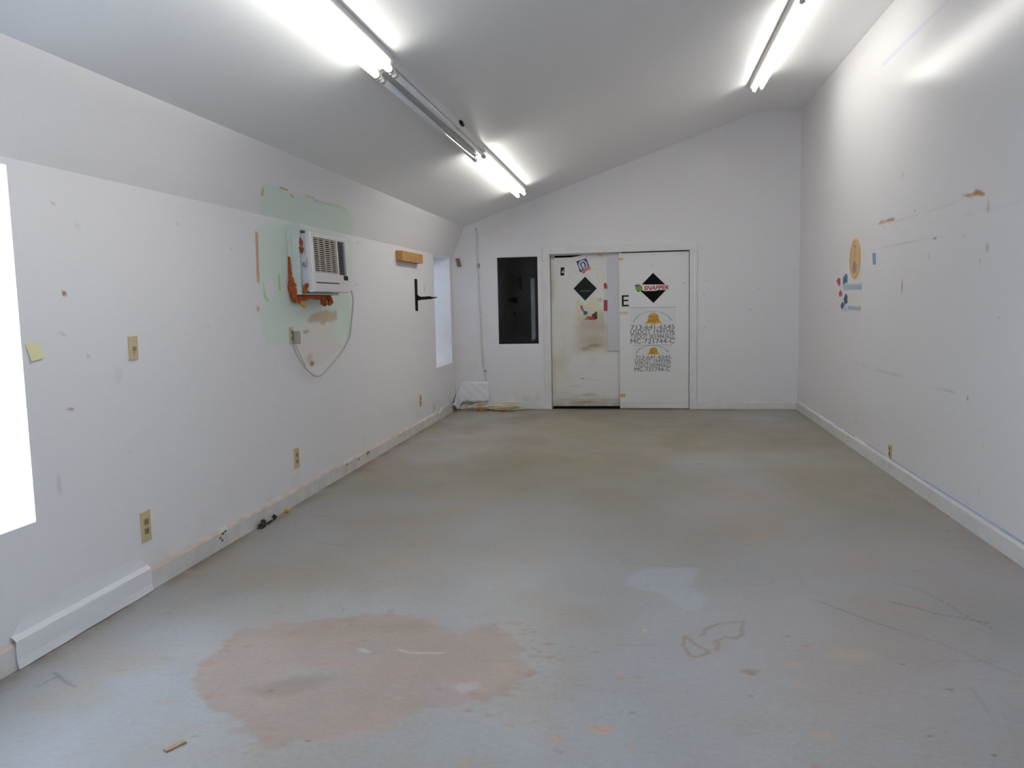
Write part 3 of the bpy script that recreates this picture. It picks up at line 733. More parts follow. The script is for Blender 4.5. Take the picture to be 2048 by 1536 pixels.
c1.poly([(-0.911, 1.874), (-0.557, 1.864), (-0.557, 1.837), (-0.911, 1.847)], lin(220, 206, 176), .6, .006)
c1.poly([(-0.578, 1.818), (-0.544, 1.817), (-0.552, 1.698), (-0.579, 1.699)], lin(222, 206, 180), .6, .008)
c1.blob((-0.946, 1.795), .02, .03, lin(220, 204, 176), .7)
def leaf1(u, v):
    k = (v - .03) / (2.052 - .03)
    top = 2.052 + .03 * smooth01((u - dx0 - .28) / .20)       # the leaf hangs askew, open to the dark at its top left
    return np.stack([u, 0 * u + YD1, .03 + k * (top - .03)], 1)
c1.build('leaf_skin', leaf1, M['door'], parent=d1)
prism('leaf', [(dx0 + .004, YD1 + .001, .03), (ex, YD1 + .001, .03), (ex, YD1 + .001, 2.074), (dx0 + .50, YD1 + .001, 2.081), (dx0 + .27, YD1 + .001, 2.051), (dx0 + .004, YD1 + .001, 2.051)], (0, .035, 0), M['trim'], d1)
(sx0, _a), (sx1, sz0), (_b, sz1) = (-0.438, 1.470), (-0.307, 0.785), (-0.363, 2.069)
box('edge_strip', (sx0, YD1 - .02, sz0), (SPLIT + .012, YD1 - .0005, 2.03), M['strip'], d1, .004)['label'] = 'smooth lavender grey strip along the upper edge of the leaf'
box('top_track', (dx0 + .002, YD1 - .03, 2.078), (SPLIT + .03, YD1 - .012, dz - .001), M['strip'], d1)
box('corner_filler', (dx0 + .002, YD1 - .012, 2.036), (dx0 + .06, YD1 + .01, 2.09), mat('mottled_filler', lin(176, 174, 156), .7, noise=.3, nscale=60), d1)

d2 = bpy.data.objects.new('door_2', None); COL.objects.link(d2); d2['kind'] = 'structure'
c2 = Canvas(axis((SPLIT, dx1 - .006, .012)), axis((.006, 2.084, .012)), (0.735, 0.73, 0.725))
c2.cloud(lin(206, 196, 170), .6, 5, -.1, .6, 5, mask=np.exp(-((c2.V) / .06) ** 2))
c2.cloud(lin(200, 182, 150), .6, 4, -.2, .6, 6, mask=np.exp(-((c2.U - dx1) / .02) ** 2))
c2.line([(-0.279, 0.081), (0.627, 0.081)], .008, lin(190, 184, 176), .6)
for c in [(0.159, 1.916), (0.540, 2.048), (0.566, 1.671), (0.230, 1.541)]:
    c2.blob(c, .018, .012, lin(128, 126, 124), .6)
c2.blob((-0.037, 1.797), .02, .02, lin(226, 216, 160), .5); c2.blob((-0.032, 1.461), .02, .02, lin(220, 212, 176), .4); c2.blob((0.347, 1.767), .014, .05, lin(224, 206, 200), .5)
c2.build('leaf_skin', lambda u, v: np.stack([u, 0 * u + YD2, v], 1), M['door'], parent=d2)
box('leaf', (SPLIT, YD2 + .001, .006), (dx1 - .006, YD2 + .04, 2.084), M['trim'], d2)

# ================================================================== BASEBOARDS
def base_profile(name, ya, yb, side, h, t, m, yw=None):
    """a board along a side wall"""
    xw = XL if side == 'left' else XR
    s = 1 if side == 'left' else -1
    prof = [(0, 0), (t, 0), (t, h - .018), (t * .55, h - .004), (0, h)]
    return prism(name, [(xw + s * p[0], ya, p[1]) for p in prof], (0, yb - ya, 0), m, None, 'structure')
bl = base_profile('baseboard_left', YF, 9.62, 'left', .115, .02, M['base_left'])
M['worn_edge'] = mat('worn_pink_edge', lin(208, 192, 182), .55, noise=.22, nscale=9)
for ya, yb in ((1.2, 4.36), (4.44, 6.4), (6.6, 8.7)):
    prism('worn_edge', [(XL + .0205, ya, .0965), (XL + .0118, ya, .1112), (XL + .0003, ya, .1158), (XL + .0003, ya, .1135), (XL + .0112, ya, .109), (XL + .0195, ya, .0955)], (0, yb - ya, 0), M['worn_edge'], bl)
bm = bmesh.new()
for (y_, z_, r_) in [(4.37, .088, .012), (4.34, .07, .010), (4.40, .095, .010), (4.36, .05, .010), (6.45, .09, .012), (6.98, .085, .02), (7.02, .09, .014), (6.75, .075, .012), (8.0, .08, .012), (2.55, .02, .01)]:
    r = bmesh.ops.create_circle(bm, cap_ends=True, radius=r_, segments=9)
    for v in r['verts']:
        v.co = Vector((XL + .0208, y_ + v.co.x * 1.4, z_ + v.co.y * .8))
from_bm('paint_chip', bm, mat('dark_chip', lin(120, 98, 80), .7), bl, 'stuff')
base_profile('baseboard_right', YF, YB - .02, 'right', .115, .02, M['trim'])
bb = bpy.data.objects.new('baseboard_back', None); COL.objects.link(bb); bb['kind'] = 'structure'
box('board', (dx1 + cw, YB - .02, 0), (XR, YB, .085), M['trim'], bb, .003)
box('board', (-2.30, YB - .02, 0), (dx0 - cw, YB, .10), M['trim'], bb, .003)
prism('trim_2', [(XL, 9.72, .0), (XL, 9.72, .07), (XL, 9.86, .135), (XL, 10.05, .125), (XL, 10.3, .14), (XL, 10.42, .05), (XL, 10.42, 0)], (.018, 0, 0), M['base_left'], None, 'structure')
# blue masking tape left along the top of the right baseboard
bt = empty('masking_tape', (XR, 6.5, .11), 'thin blue masking tape running along the top edge of the right baseboard', 'tape')
for ya, yb in ((3.0, 6.75), (6.95, 7.5), (7.9, 8.25), (8.4, 8.62)):
    box('tape_strip', (-.006, ya - 6.5, .006), (-.0005, yb - 6.5, .016), M['blue_line'], bt)

# ================================================================== FLUORESCENT STRIP LIGHTS
nx, nz = SL / math.hypot(SL, 1), -1 / math.hypot(SL, 1)        # unit normal of the slope, pointing into the room
ALPHA = math.atan(SL)
def strip_light(x, y0, y1, lit, label, group):
    """local frame: x across the slope, y along the room, -z away from the ceiling"""
    t = empty('strip_light', (x, (y0 + y1) / 2, ZC + (x - XC) * SL), label, 'ceiling light', (0, -ALPHA, 0), group)
    L = (y1 - y0) / 2
    hw = .073
    prism('housing', [(-hw, -L, 0), (-hw, -L, -.044), (-hw * .8, -L, -.060), (hw * .8, -L, -.060), (hw, -L, -.044), (hw, -L, 0)], (0, 2 * L, 0), M['housing'], t)
    for s in (-1, 1):
        tb = tube('lamp_tube', [(s * .04, -L + .045, -.085), (s * .04, L - .045, -.085)], .019, M['tube_on'] if lit else M['tube_off'], t, 16)
        tube('end_cap', [(s * .04, -L + .02, -.085), (s * .04, -L + .05, -.085)], .0196, M['tube_end'], tb, 16)
        tube('end_cap', [(s * .04, L - .05, -.085), (s * .04, L - .02, -.085)], .0196, M['tube_end'], tb, 16)
        for e in (-1, 1):
            ya, yb = sorted((e * (L - .022), e * (L - .004)))
            box('socket', (s * .04 - .014, ya, -.108), (s * .04 + .014, yb, -.045), M['socket'], t, .004)
    return t
GL = 'fluorescent strips on the sloped ceiling'
XA, XB_ = -1.431, 1.193
strip_light(XA, 1.86, 4.41, True, 'lit twin-tube fluorescent strip nearest the camera on the low side of the ceiling', GL)
un = strip_light(XA, 4.44, 7.00, False, 'unlit twin-tube fluorescent strip between the two lit ones', GL)
strip_light(XA, 7.03, 9.58, True, 'lit twin-tube fluorescent strip closest to the back wall', GL)
strip_light(XB_, 6.30, 8.88, True, 'lit twin-tube fluorescent strip on the high side near the right wall', GL)
box('mounting_clip', (.0732, .35, -.03), (.092, .43, 0), M['black'], un)['label'] = 'small black clip on the housing'

# ================================================================== WINDOW AIR CONDITIONER
ac = empty('air_conditioner', (XL, 5.555, 1.565), 'white window air conditioner with louvred grille, set through the left wall in orange foam', 'air conditioner')
DEP, WID, HGT = .187, .705, .432
def lean(o):
    o.rotation_euler = (0, math.radians(-2.2), 0)
    return o
lean(box('cabinet', (.06, .012, 0), (DEP - .025, WID - .012, HGT - .006), M['ac_body'], ac, .006))
# front panel with chamfered edges, pierced for the grilles
bm = bmesh.new()
xf = DEP
GR = (.030, .478, .140, .398)      # grille opening y0 y1 z0 z1
VN = (.502, .655, .132, .398)      # side vent opening
ys = [0.0, GR[0], GR[1], VN[0], VN[1], WID]
zs = [0.0, VN[2], GR[2], GR[3], HGT]
V = {}
for i, y in enumerate(ys):
    for j, z in enumerate(zs):
        V[i, j] = bm.verts.new((xf, y, z))
for i in range(5):
    for j in range(4):
        if i == 1 and j == 2: continue
        if i == 3 and j in (1, 2): continue
        bm.faces.new((V[i, j], V[i + 1, j], V[i + 1, j + 1], V[i, j + 1]))
es = [e for e in bm.edges if e.is_boundary]
outer = [e for e in es if all(v.co.y in (0.0, WID) or v.co.z in (0.0, HGT) for v in e.verts) and (abs(e.verts[0].co.y - e.verts[1].co.y) < 1e-6 and e.verts[0].co.y in (0.0, WID) or abs(e.verts[0].co.z - e.verts[1].co.z) < 1e-6 and e.verts[0].co.z in (0.0, HGT))]
r = bmesh.ops.extrude_edge_only(bm, edges=outer)
ring = [g for g in r['geom'] if isinstance(g, bmesh.types.BMVert)]
for v in ring:
    v.co.x -= .014
    v.co.y += -.006 if v.co.y < .001 else (.006 if v.co.y > WID - .001 else 0)
    v.co.z += -.006 if v.co.z < .001 else (.006 if v.co.z > HGT - .001 else 0)
e2 = [g for g in r['geom'] if isinstance(g, bmesh.types.BMEdge)]
r = bmesh.ops.extrude_edge_only(bm, edges=[e for e in e2 if e.is_boundary and all(v in ring for v in e.verts)])
for g in r['geom']:
    if isinstance(g, bmesh.types.BMVert): g.co.x -= .03
inner = [e for e in es if e not in outer and e.is_valid and e.is_boundary]
r = bmesh.ops.extrude_edge_only(bm, edges=inner)
for g in r['geom']:
    if isinstance(g, bmesh.types.BMVert): g.co.x -= .02
fp = lean(from_bm('front_panel', bm, M['ac_front'], ac))
box('intake_slot', (xf - .004, .03, .058), (xf + .0008, .48, .068), M['ac_back'], fp)
box('panel_seam', (xf - .004, .50, .062), (xf + .0004, .69, .065), M['ac_slat'], fp)
box('control_display', (xf - .002, .585, .092), (xf + .002, .675, .128), M['black'], fp)
gr = lean(box('intake_grille', (xf - .026, GR[0] - .004, GR[2] - .004), (xf - .018, GR[1] + .004, GR[3] + .004), M['ac_back'], ac))
NS = 17
sm = None
for k in range(NS):
    z = GR[2] + (k + .5) * (GR[3] - GR[2]) / NS
    if sm is None:
        bm = bmesh.new(); bm_box(bm, (xf - .018, GR[0], -.0022), (xf - .004, GR[1], .0022))
        for v in bm.verts:
            v.co.z += .004 * (1 if v.co.x < xf - .01 else -1) * .6
        so = from_bm('slat', bm, M['ac_slat'], gr); sm = so.data
    else:
        so = link('slat', sm, None, gr)
    so.location.z = z
for q in (.25, .5, .75):
    y = GR[0] + q * (GR[1] - GR[0])
    box('mullion', (xf - .016, y - .0035, GR[2]), (xf - .004, y + .0035, GR[3]), M['ac_slat'], gr)
vn = lean(box('outlet_vent', (xf - .026, VN[0] - .004, VN[2] - .004), (xf - .018, VN[1] + .004, VN[3] + .004), M['ac_dark'], ac))
sm = None
for k in range(NS):
    z = VN[2] + (k + .5) * (VN[3] - VN[2]) / NS
    if sm is None:
        bm = bmesh.new(); bm_box(bm, (xf - .018, VN[0], -.0022), (xf - .006, VN[1], .0022))
        so = from_bm('slat', bm, mat('vent_slat', lin(120, 118, 122), .5), vn); sm = so.data
    else:
        so = link('slat', sm, None, vn)
    so.location.z = z
tube('side_latch', catmull([(.100, .010, .215), (.105, -.006, .20), (.125, -.008, .19), (.135, -.008, .215), (.132, -.004, .245)], 5), .005, M['steel'], ac, 6)['label'] = 'bent metal latch on the near side'
box('corner_clip', (.140, .002, .020), (.165, .012, .045), M['slot'], ac)
# painted board sleeve round the cabinet
sl = (-.028, WID + .03, -.03, HGT + .062)
box('sleeve_board', (0, sl[0], sl[2] + .012), (.088, sl[0] + .026, sl[3] - .004), M['sleeve'], ac, .002)
box('sleeve_board', (0, sl[1] - .02, sl[2] + .012), (.088, sl[1], sl[3] - .03), M['sleeve'], ac, .002)
box('sleeve_board', (0, sl[0] + .026, HGT + .022), (.088, sl[1] - .02, HGT + .045), M['sleeve'], ac, .002)
box('sleeve_board', (0, sl[0] + .026, sl[2] + .012), (.088, sl[1] - .02, sl[2] + .026), M['sleeve'], ac, .002)
box('sleeve_trim', (0, sl[0] - .010, sl[2] + .03), (.030, sl[0], sl[3] - .008), M['sleeve'], ac, .002)
# expanding foam squeezed out round the sleeve
def foam(pts, rad, seed, m='foam', parent=ac):
    p = catmull(pts, 6)
    return tube('foam_seal', p, interp(rad, len(p)), M[m], parent, 9, .28, seed)
foam([(.012, -.040, .26), (.014, -.042, .18), (.016, -.042, .12), (.020, -.042, .06), (.022, -.040, .02), (.030, -.030, -.03), (.05, -.02, -.055), (.07, .0, -.07)], [.007, .011, .013, .028, .030, .026, .022, .014], 3)
foam([(.070, -.010, -.070), (.082, .004, -.09), (.092, .02, -.115)], [.018, .016, .007], 5, 'foam_yellow')
foam([(.04, -.012, -.034), (.05, .05, -.045), (.06, .14, -.034), (.07, .25, -.036), (.07, .38, -.034), (.06, .50, -.030), (.06, .58, -.018)], [.018, .028, .018, .016, .018, .022, .008], 7)
foam([(.085, .37, -.035), (.09, .385, -.075), (.09, .40, -.10)], [.022, .026, .012], 9)
foam([(.085, .49, -.030), (.095, .505, -.07), (.09, .475, -.095)], [.02, .024, .010], 11)
foam([(.085, -.010, .395), (.092, -.012, .365), (.092, -.012, .335)], [.006, .016, .008], 13)
foam([(.090, -.012, .325), (.096, -.014, .305), (.098, -.010, .285)], [.016, .018, .006], 15)
foam([(.108, -.008, -.010), (.112, -.016, .03), (.125, -.018, .052), (.138, -.014, .046)], [.014, .014, .016, .010], 17)
# mains cord looping down to its wall socket
def lw(y, z, off): return (off, y - 5.555, z - 1.565)
cp = [lw(*(6.544, 1.586), .09), lw(*(6.684, 1.510), .05), lw(*(6.722, 1.413), .025), lw(*(6.706, 1.290), .014), lw(*(6.657, 1.182), .014), lw(*(6.540, 1.105), .014), lw(*(6.387, 1.037), .016), lw(*(6.171, 0.965), .02), lw(*(6.010, 0.918), .024), lw(*(5.884, 0.912), .026), lw(*(5.763, 0.944), .03), lw(*(5.611, 1.022), .036), lw(*(5.508, 1.097), .042), lw(*(5.457, 1.156), .045), lw(*(5.448, 1.189), .045)]
cord = tube('power_cord', catmull(cp, 7), .0058, M['cord'], ac, 7)
cp2 = [lw(*(5.484, 1.172), .045), lw(*(5.541, 1.117), .04), lw(*(5.597, 1.065), .036), lw(*(5.668, 1.014), .03)]
tube('cord_slack', catmull(cp2, 6), .0045, M['cord'], cord, 6)
a, b = (5.526, 1.274), (5.559, 1.184)
bm = bmesh.new(); bm_box(bm, (.010, a[0] - 5.555 - .002, b[1] - 1.565), (.050, a[0] - 5.555 + .038, a[1] - 1.565 + .006), .008)
from_bm('plug', bm, M['plug'], cord)

# ================================================================== WALL PLATES
def plate(side, c, w, h, kind, label):
    """c = (y, z) centre on a side wall; local +x points into the room"""
    x, rz = (XL, 0) if side == 'left' else (XR, math.pi)
    nm_ = 'light_switch' if kind == 'switch' else 'wall_socket'
    t = empty(nm_, (x, c[0], c[1]), label, 'switch' if kind == 'switch' else 'socket', (0, 0, rz), None)
    box('cover_plate', (0, -w / 2, -h / 2), (.007, w / 2, h / 2), M['beige'], t, .003)
    if kind == 'switch':
        box('toggle', (.006, -.006, -.014), (.020, .006, .006), M['beige_dark'], t, .002)
        for z in (-.035, .035):
            tube('screw', [(.006, 0, z), (.0082, 0, z)], .004, M['steel'], t, 8)
    else:
        for z in (-.024, .024):
            f = box('receptacle', (.006, -.018, z - .016), (.0095, .018, z + .016), M['beige_dark'], t, .002)
            for y in (-.007, .007):
                box('slot', (.009, y - .0018, z - .004), (.0102, y + .0018, z + .008), M['slot'], f)
            tube('earth_hole', [(.009, 0, z - .009), (.0102, 0, z - .009)], .0026, M['slot'], f, 8)
        tube('screw', [(.006, 0, 0), (.0082, 0, 0)], .0035, M['steel'], t, 8)
    return t
plate('left', (3.654, 1.266), .070, .118, 'switch', 'beige light switch plate halfway up the left wall')
plate('left', (3.657, .338), .080, .158, 'socket', 'beige wall socket low on the left wall below the switch, nearest the camera')
plate('left', (5.494, .334), .084, .150, 'socket', 'beige wall socket low on the left wall below the air conditioner')
plate('left', (8.888, .347), .080, .135, 'socket', 'small beige wall socket low on the left wall under the black bracket')
plate('left', (5.508, 1.250), .060, .125, 'socket', 'beige wall socket with the air conditioner cord plugged in')
plate('right', (6.801, .182), .080, .120, 'socket', 'beige wall socket just above the right baseboard')

# ================================================================== THINGS ON THE LEFT WALL
bm = bmesh.new()
q = [(2.945, 1.322), (3.022, 1.328), (3.040, 1.260), (2.965, 1.249)]
cy_, cz_ = sum(p[0] for p in q) / 4, sum(p[1] for p in q) / 4
note = prism('sticky_note', [(.001 + (.006 if i in (2, 3) else 0), p[0] - cy_, p[1] - cz_) for i, p in enumerate(q)], (.0012, 0, 0), M['note'])
note.location = (XL, cy_, cz_)
tag(note, 'pale yellow square sticky note on the left wall beside the bright window', 'note')

blk = empty('wood_block', (XL, 8.53, 1.978), 'short bare wooden block screwed high on the left wall near the far window', 'block')
bm = bmesh.new(); bm_box(bm, (0, -.40, -.052), (.075, .40, .052), .003)
from_bm('batten', bm, M['wood'], blk)
for y in (-.3, .3):
    tube('screw', [(.074, y, 0), (.0765, y, 0)], .006, M['steel'], blk, 8)

br = empty('shelf_bracket', (XL, 8.845, 1.57), 'black metal shelf bracket with its arm sticking out of the left wall', 'bracket')
box('wall_upright', (0, -.035, -.182), (.014, .035, .182), M['black'], br, .003)
prism('arm', [(.01, -.014, -.066), (.06, -.014, -.058), (.17, -.014, -.052), (.25, -.014, -.036), (.25, -.014, -.028), (.19, -.014, -.028), (.17, -.014, -.018), (.06, -.014, -.022), (.035, -.014, -.012), (.01, -.014, .01)], (0, .028, 0), M['black'], br)

# ================================================================== CABLE ON THE BACK WALL, BITS BESIDE IT
wc = empty('wall_cable', (-2.15, YB, 1.3), 'painted cable clipped up the back wall beside the dark window', 'cable')
cz = [(-2.194, 2.454), (-2.187, 2.320), (-2.185, 2.118), (-2.182, 1.949), (-2.178, 1.711), (-2.171, 1.438), (-2.160, 1.164), (-2.157, 0.889), (-2.146, 0.626), (-2.120, 0.528), (-2.113, 0.368), (-2.106, 0.229), (-2.105, 0.131)]
tube('cable_run', catmull([(x + 2.15, -.012, z - 1.3) for x, z in cz], 5), .0095, M['cable'], wc, 8)
for (x, z), hh in (((-2.178, 1.976), .028), ((-2.120, 0.528), .014)):
    box('cable_clip', (x + 2.15 - .016, -.028, z - 1.3 - hh), (x + 2.15 + .016, 0, z - 1.3 + hh), mat('cable_clip_grey', lin(150, 142, 134), .5), wc, .003)
tube('frayed_end', [(cz[0][0] + 2.15 - .012, -.012, cz[0][1] - 1.3 + .018), (cz[0][0] + 2.15 + .006, -.014, cz[0][1] - 1.3 - .004)], .008, mat('frayed_grey', lin(130, 128, 122), .6), wc, 6)

a = (-2.453, 2.024)
bit = box('wall_stub', (-.028, -.03, -.055), (.022, 0, .055), M['brown_bit'], None, .005)
for v in bit.data.vertices:
    v.co.x -= v.co.z * .22
bit.location = (a[0], YB, a[1])
tag(bit, 'little brown wooden stub on the back wall near the left corner', 'wood piece')

# ================================================================== WHITE SHEETS COVERING THE BASEBOARD
def sheet(name, rows, m, soft=True):
    """rows of points (each a list of 3-D points) joined into a thin sheet"""
    bm = bmesh.new()
    vs = [[bm.verts.new(p) for p in r] for r in rows]
    for i in range(len(vs) - 1):
        for j in range(len(vs[0]) - 1):
            bm.faces.new((vs[i][j], vs[i][j + 1], vs[i + 1][j + 1], vs[i + 1][j]))
    o = from_bm(name, bm, m, None, None, soft)
    so = o.modifiers.new('thickness', 'SOLIDIFY'); so.thickness = .0015
    return o
rows = []
NY = 40
for i in range(NY + 1):
    t = i / NY; y = 2.735 + t * (3.645 - 2.735)
    wv = .004 * math.sin(t * 9) + .003 * math.sin(t * 23 + 1)
    top = .205 - .03 * (1 - t) + .02 * math.sin(t * 4) - (.05 * max(0, t - .93) / .07) - (.04 * max(0, .06 - t) / .06)
    wv *= .5
    prof = [(.002, top), (.003, top * .5 + .07), (.006, .137), (.020 + wv, .126), (.0255 + wv, .119), (.0265 + wv * .4, .112), (.0262, .08), (.0262 - wv * .3, .04), (.032 + wv, .003)]
    rows.append([(XL + x, y, z) for x, z in prof])
ps = sheet('covering_sheet', rows, M['paper'], False)
tag(ps, 'long white sheet folded over the left baseboard in the foreground', 'sheet')

rows = []
NT = 44
for i in range(NT + 1):
    t = i / NT                                  # runs from the left wall round the corner onto the back wall
    s_ = -0.34 + t * 0.78
    row = []
    for j in range(9):
        k = j / 8
        wv = .006 * math.sin(s_ * 20 + k * 9) + .004 * math.sin(s_ * 43 - k * 14)
        if s_ < 0:
            z = (.245 + .15 * (s_ / .34)) * (1 - k) + .015 * k + (.09 * k * max(0, -s_ - .15) / .19)
            row.append((XL + .03 + wv + .02 * k, YB - .02 + s_, max(z, .008)))
        else:
            z = (.245 + .14 * min(1, s_ / .06)) * (1 - k) + k * (.015 + .085 * min(1, s_ / .06))
            row.append((XL + .03 + s_, YB - .03 - wv - .012 * k, z))
    rows.append(row)
cs = sheet('covering_sheet', rows, M['paper'])
tag(cs, 'crumpled white sheet taped round the far left corner above the floor', 'sheet')

# ================================================================== COIL OF CABLE AND LITTER BY THE BACK WALL
coil = empty('cable_coil', (-1.95, YB - .16, 0), 'loose coil of cream cable lying on the floor against the back wall', 'cable')
rs = random.Random(12)
for k in range(7):
    pts = []
    cx, cyy, rx, ry = rs.uniform(-.10, .16), rs.uniform(-.02, .03), rs.uniform(.14, .30), rs.uniform(.045, .085)
    ph = rs.uniform(0, 6.28)
    n = rs.choice([16, 20, 22])
    for i in range(n):
        th = ph + i * 2 * math.pi / 18
        pts.append((cx + rx * math.cos(th) * (1 + .06 * math.sin(3 * th + k)), cyy + ry * math.sin(th), .012 + .012 * k * .8 + .012 * (1 + math.sin(2 * th + k))))
    tube('cable_loop', catmull(pts, 4), .0075, M['rope'], coil, 7)
tube('cable_loop', catmull([(-.22, .08, .10), (-.20, .09, .05), (-.12, .04, .02), (.0, -.02, .012), (.1, .02, .012), (.22, -.02, .012), (.30, .01, .012), (.38, .03, .02)], 5), .0075, M['rope'], coil, 7)
def litter(name, x, y, z, s, m, seed, label, cat, group=None, flat=.5):
    rr = random.Random(seed)
    bm = bmesh.new()
    bmesh.ops.create_icosphere(bm, subdivisions=2, radius=1)
    for v in bm.verts:
        f = 1 + rr.uniform(-.4, .35)
        v.co = Vector((v.co.x * s * f, v.co.y * s * .7 * f, max(-.3, v.co.z) * s * flat * f))
    zmin = min(v.co.z for v in bm.verts)
    for v in bm.verts: v.co.z -= zmin
    o = from_bm(name, bm, m)
    o.location = (x, y, z)
    return tag(o, label, cat, group)
litter('leaf_scrap', -2.17, YB - .23, .001, .045, M['leaf'], 1, 'crumpled orange scrap at the left end of the cable coil', 'scrap')
litter('leaf_scrap', -1.83, YB - .28, .001, .05, M['leaf'], 2, 'flat orange scrap in front of the middle of the cable coil', 'scrap', None, .2)
litter('leaf_scrap', -1.72, YB - .27, .001, .035, M['leaf'], 3, 'small orange scrap right of the middle scrap by the coil', 'scrap', None, .2)
litter('foam_scrap', -2.24, YB - .05, .03, .03, M['foam_yellow'], 4, 'yellow foam scrap under the crumpled corner sheet', 'scrap', None, 1.2)
# litter along the left baseboard
dc = empty('debris_clump', (-2.50, 4.86, 0), 'dark clump of dry leaves against the left baseboard', 'debris')
rr = random.Random(3)
for k in range(16):
    y = rr.uniform(-.09, .17); s = rr.uniform(.007, .016) * (1.2 if y < 0 else .75)
    bm = bmesh.new(); bmesh.ops.create_icosphere(bm, subdivisions=1, radius=1)
    for v in bm.verts:
        f = 1 + rr.uniform(-.5, .5); v.co = Vector((v.co.x * s * f + rr.uniform(0, .008), v.co.y * s * 1.8 * f + y, max(0, v.co.z * s * .9 * f + s * (.6 + k % 3))))
    from_bm('dry_leaf', bm, M['debris'], dc)
litter('foam_scrap', -2.492, 5.18, .001, .019, M['yellow_bit'], 8, 'bright yellow crumb of foam against the left baseboard', 'scrap', None, 1.1)
st = box('wood_sliver', (-.036, -.010, 0), (.036, .010, .007), mat('pale_wood_sliver', lin(168, 138, 112), .7), None, .003)
st.location = (*(-1.541, 2.290), .0005); st.rotation_euler = (0, 0, math.radians(62))
tag(st, 'short tan wood sliver lying on the floor in the left foreground', 'wood piece')

# ================================================================== LETTERING HELPERS (back wall plane: x right, z up, facing -y)
def text_mesh(s, shear=0.0, bold=0.0):
    cu = bpy.data.curves.new('lettering', 'FONT'); cu.body = s; cu.size = 1.0; cu.shear = shear; cu.resolution_u = 3; cu.offset = bold
    o = bpy.data.objects.new('lettering', cu); COL.objects.link(o)
    dg = bpy.context.evaluated_depsgraph_get()
    me = bpy.data.meshes.new_from_object(o.evaluated_get(dg))
    bpy.data.objects.remove(o, do_unlink=True); bpy.data.curves.remove(cu)
    return me
def lettering(s, x0, x1, z0, z1, y, m, parent, shear=0.0, bold=0.0, name='lettering'):
    """text fitted into the box, in the parent's local frame"""
    me = text_mesh(s, shear, bold)
    n = len(me.vertices); co = np.empty(n * 3, np.float32); me.vertices.foreach_get('co', co); co = co.reshape(-1, 3)
    lo, hi = co.min(0), co.max(0)
    out = np.empty_like(co)
    out[:, 0] = x0 + (co[:, 0] - lo[0]) / (hi[0] - lo[0]) * (x1 - x0)
    out[:, 2] = z0 + (co[:, 1] - lo[1]) / (hi[1] - lo[1]) * (z1 - z0)
    out[:, 1] = y
    me.vertices.foreach_set('co', out.ravel()); me.update()
    me.materials.clear()
    o = link(name, me, m, parent)
    so = o.modifiers.new('thickness', 'SOLIDIFY'); so.thickness = .0006; so.offset = 0
    return o
def flat(name, pts, y, t, m, parent):
    """a thin plate in the x-z plane, front at y - t"""
    return prism(name, [(p[0], y, p[1]) for p in pts], (0, -t, 0), m, parent)
def ell(cx, cz, rx, rz, n=28, a0=0.0):
    return [(cx + rx * math.cos(a0 + 2 * math.pi * i / n), cz + rz * math.sin(a0 + 2 * math.pi * i / n)) for i in range(n)]
def on_door(name, c, yface, label, cat, group=None):
    return empty(name, (c[0], yface, c[1]), label, cat, (0, 0, 0), group)
def rel(c, *pts): return [(p[0] - c[0], p[1] - c[1]) for p in pts]

# ---- left leaf stickers
c = (-0.740, 1.623)
o = on_door('diamond_sign', c, YD1, 'dark slate diamond sign on the grimy left door leaf', 'sign')
flat('backing_sheet', rel(c, (-0.738, 1.822), (-0.540, 1.625), (-0.742, 1.403), (-0.941, 1.614)), -.0005, .0015, M['placard'], o)
flat('diamond_face', rel(c, (-0.735, 1.789), (-0.579, 1.629), (-0.738, 1.466), (-0.894, 1.633)), -.002, .0008, M['diamond_dark'], o)
x0_, z0_ = (-0.801, 1.590); x1_, z1_ = (-0.663, 1.606)
bm = bmesh.new()
for k in range(11):
    xx = x0_ - c[0] + (x1_ - x0_) * k / 11
    bm_box(bm, (xx, -.0036, z0_ - c[1]), (xx + (x1_ - x0_) / 11 * .7, -.0028, z1_ - c[1] - (.004 if k % 2 else 0)))
from_bm('fine_print', bm, M['pale_print'], o)

c = (-1.039, 1.864)
o = on_door('label_sticker', c, YD1, 'small black upright label with white slashes on the left door leaf', 'sticker')
flat('label_face', rel(c, (-1.062, 1.924), (-1.011, 1.919), (-1.020, 1.810), (-1.070, 1.814)), -.0005, .001, M['ink'], o)
flat('white_slash', rel(c, (-1.056, 1.857), (-1.018, 1.893), (-1.019, 1.883), (-1.049, 1.847)), -.0017, .0006, M['white_vinyl'], o)
flat('white_slash', rel(c, (-1.043, 1.847), (-1.019, 1.870), (-1.022, 1.853), (-1.033, 1.843)), -.0017, .0006, M['white_vinyl'], o)

c = (-0.760, 1.936)
o = on_door('portrait_sticker', c, YD1, 'tilted square sticker with a portrait, blue corners and a faded red banner', 'sticker')
P4 = rel(c, (-0.852, 1.998), (-0.715, 2.034), (-0.670, 1.907), (-0.801, 1.847))
flat('sticker_face', P4, -.0005, .001, M['blue_vinyl'], o)
ax = math.radians(17)
def rot(pts): return [(p[0] * math.cos(ax) - p[1] * math.sin(ax), p[0] * math.sin(ax) + p[1] * math.cos(ax)) for p in pts]
flat('oval_ground', rot(ell(.0, .006, .060, .070)), -.0016, .0005, M['lav_vinyl'], o)
flat('oval_rim', rot(ell(.0, .006, .050, .060)), -.0022, .0004, M['white_vinyl'], o)
flat('oval_field', rot(ell(.0, .006, .045, .055)), -.0027, .0004, M['lav_vinyl'], o)
flat('hair', rot(ell(.004, .012, .034, .042)), -.0032, .0004, M['hair'], o)
flat('face', rot(ell(.002, .008, .019, .034)), -.0037, .0004, M['face'], o)
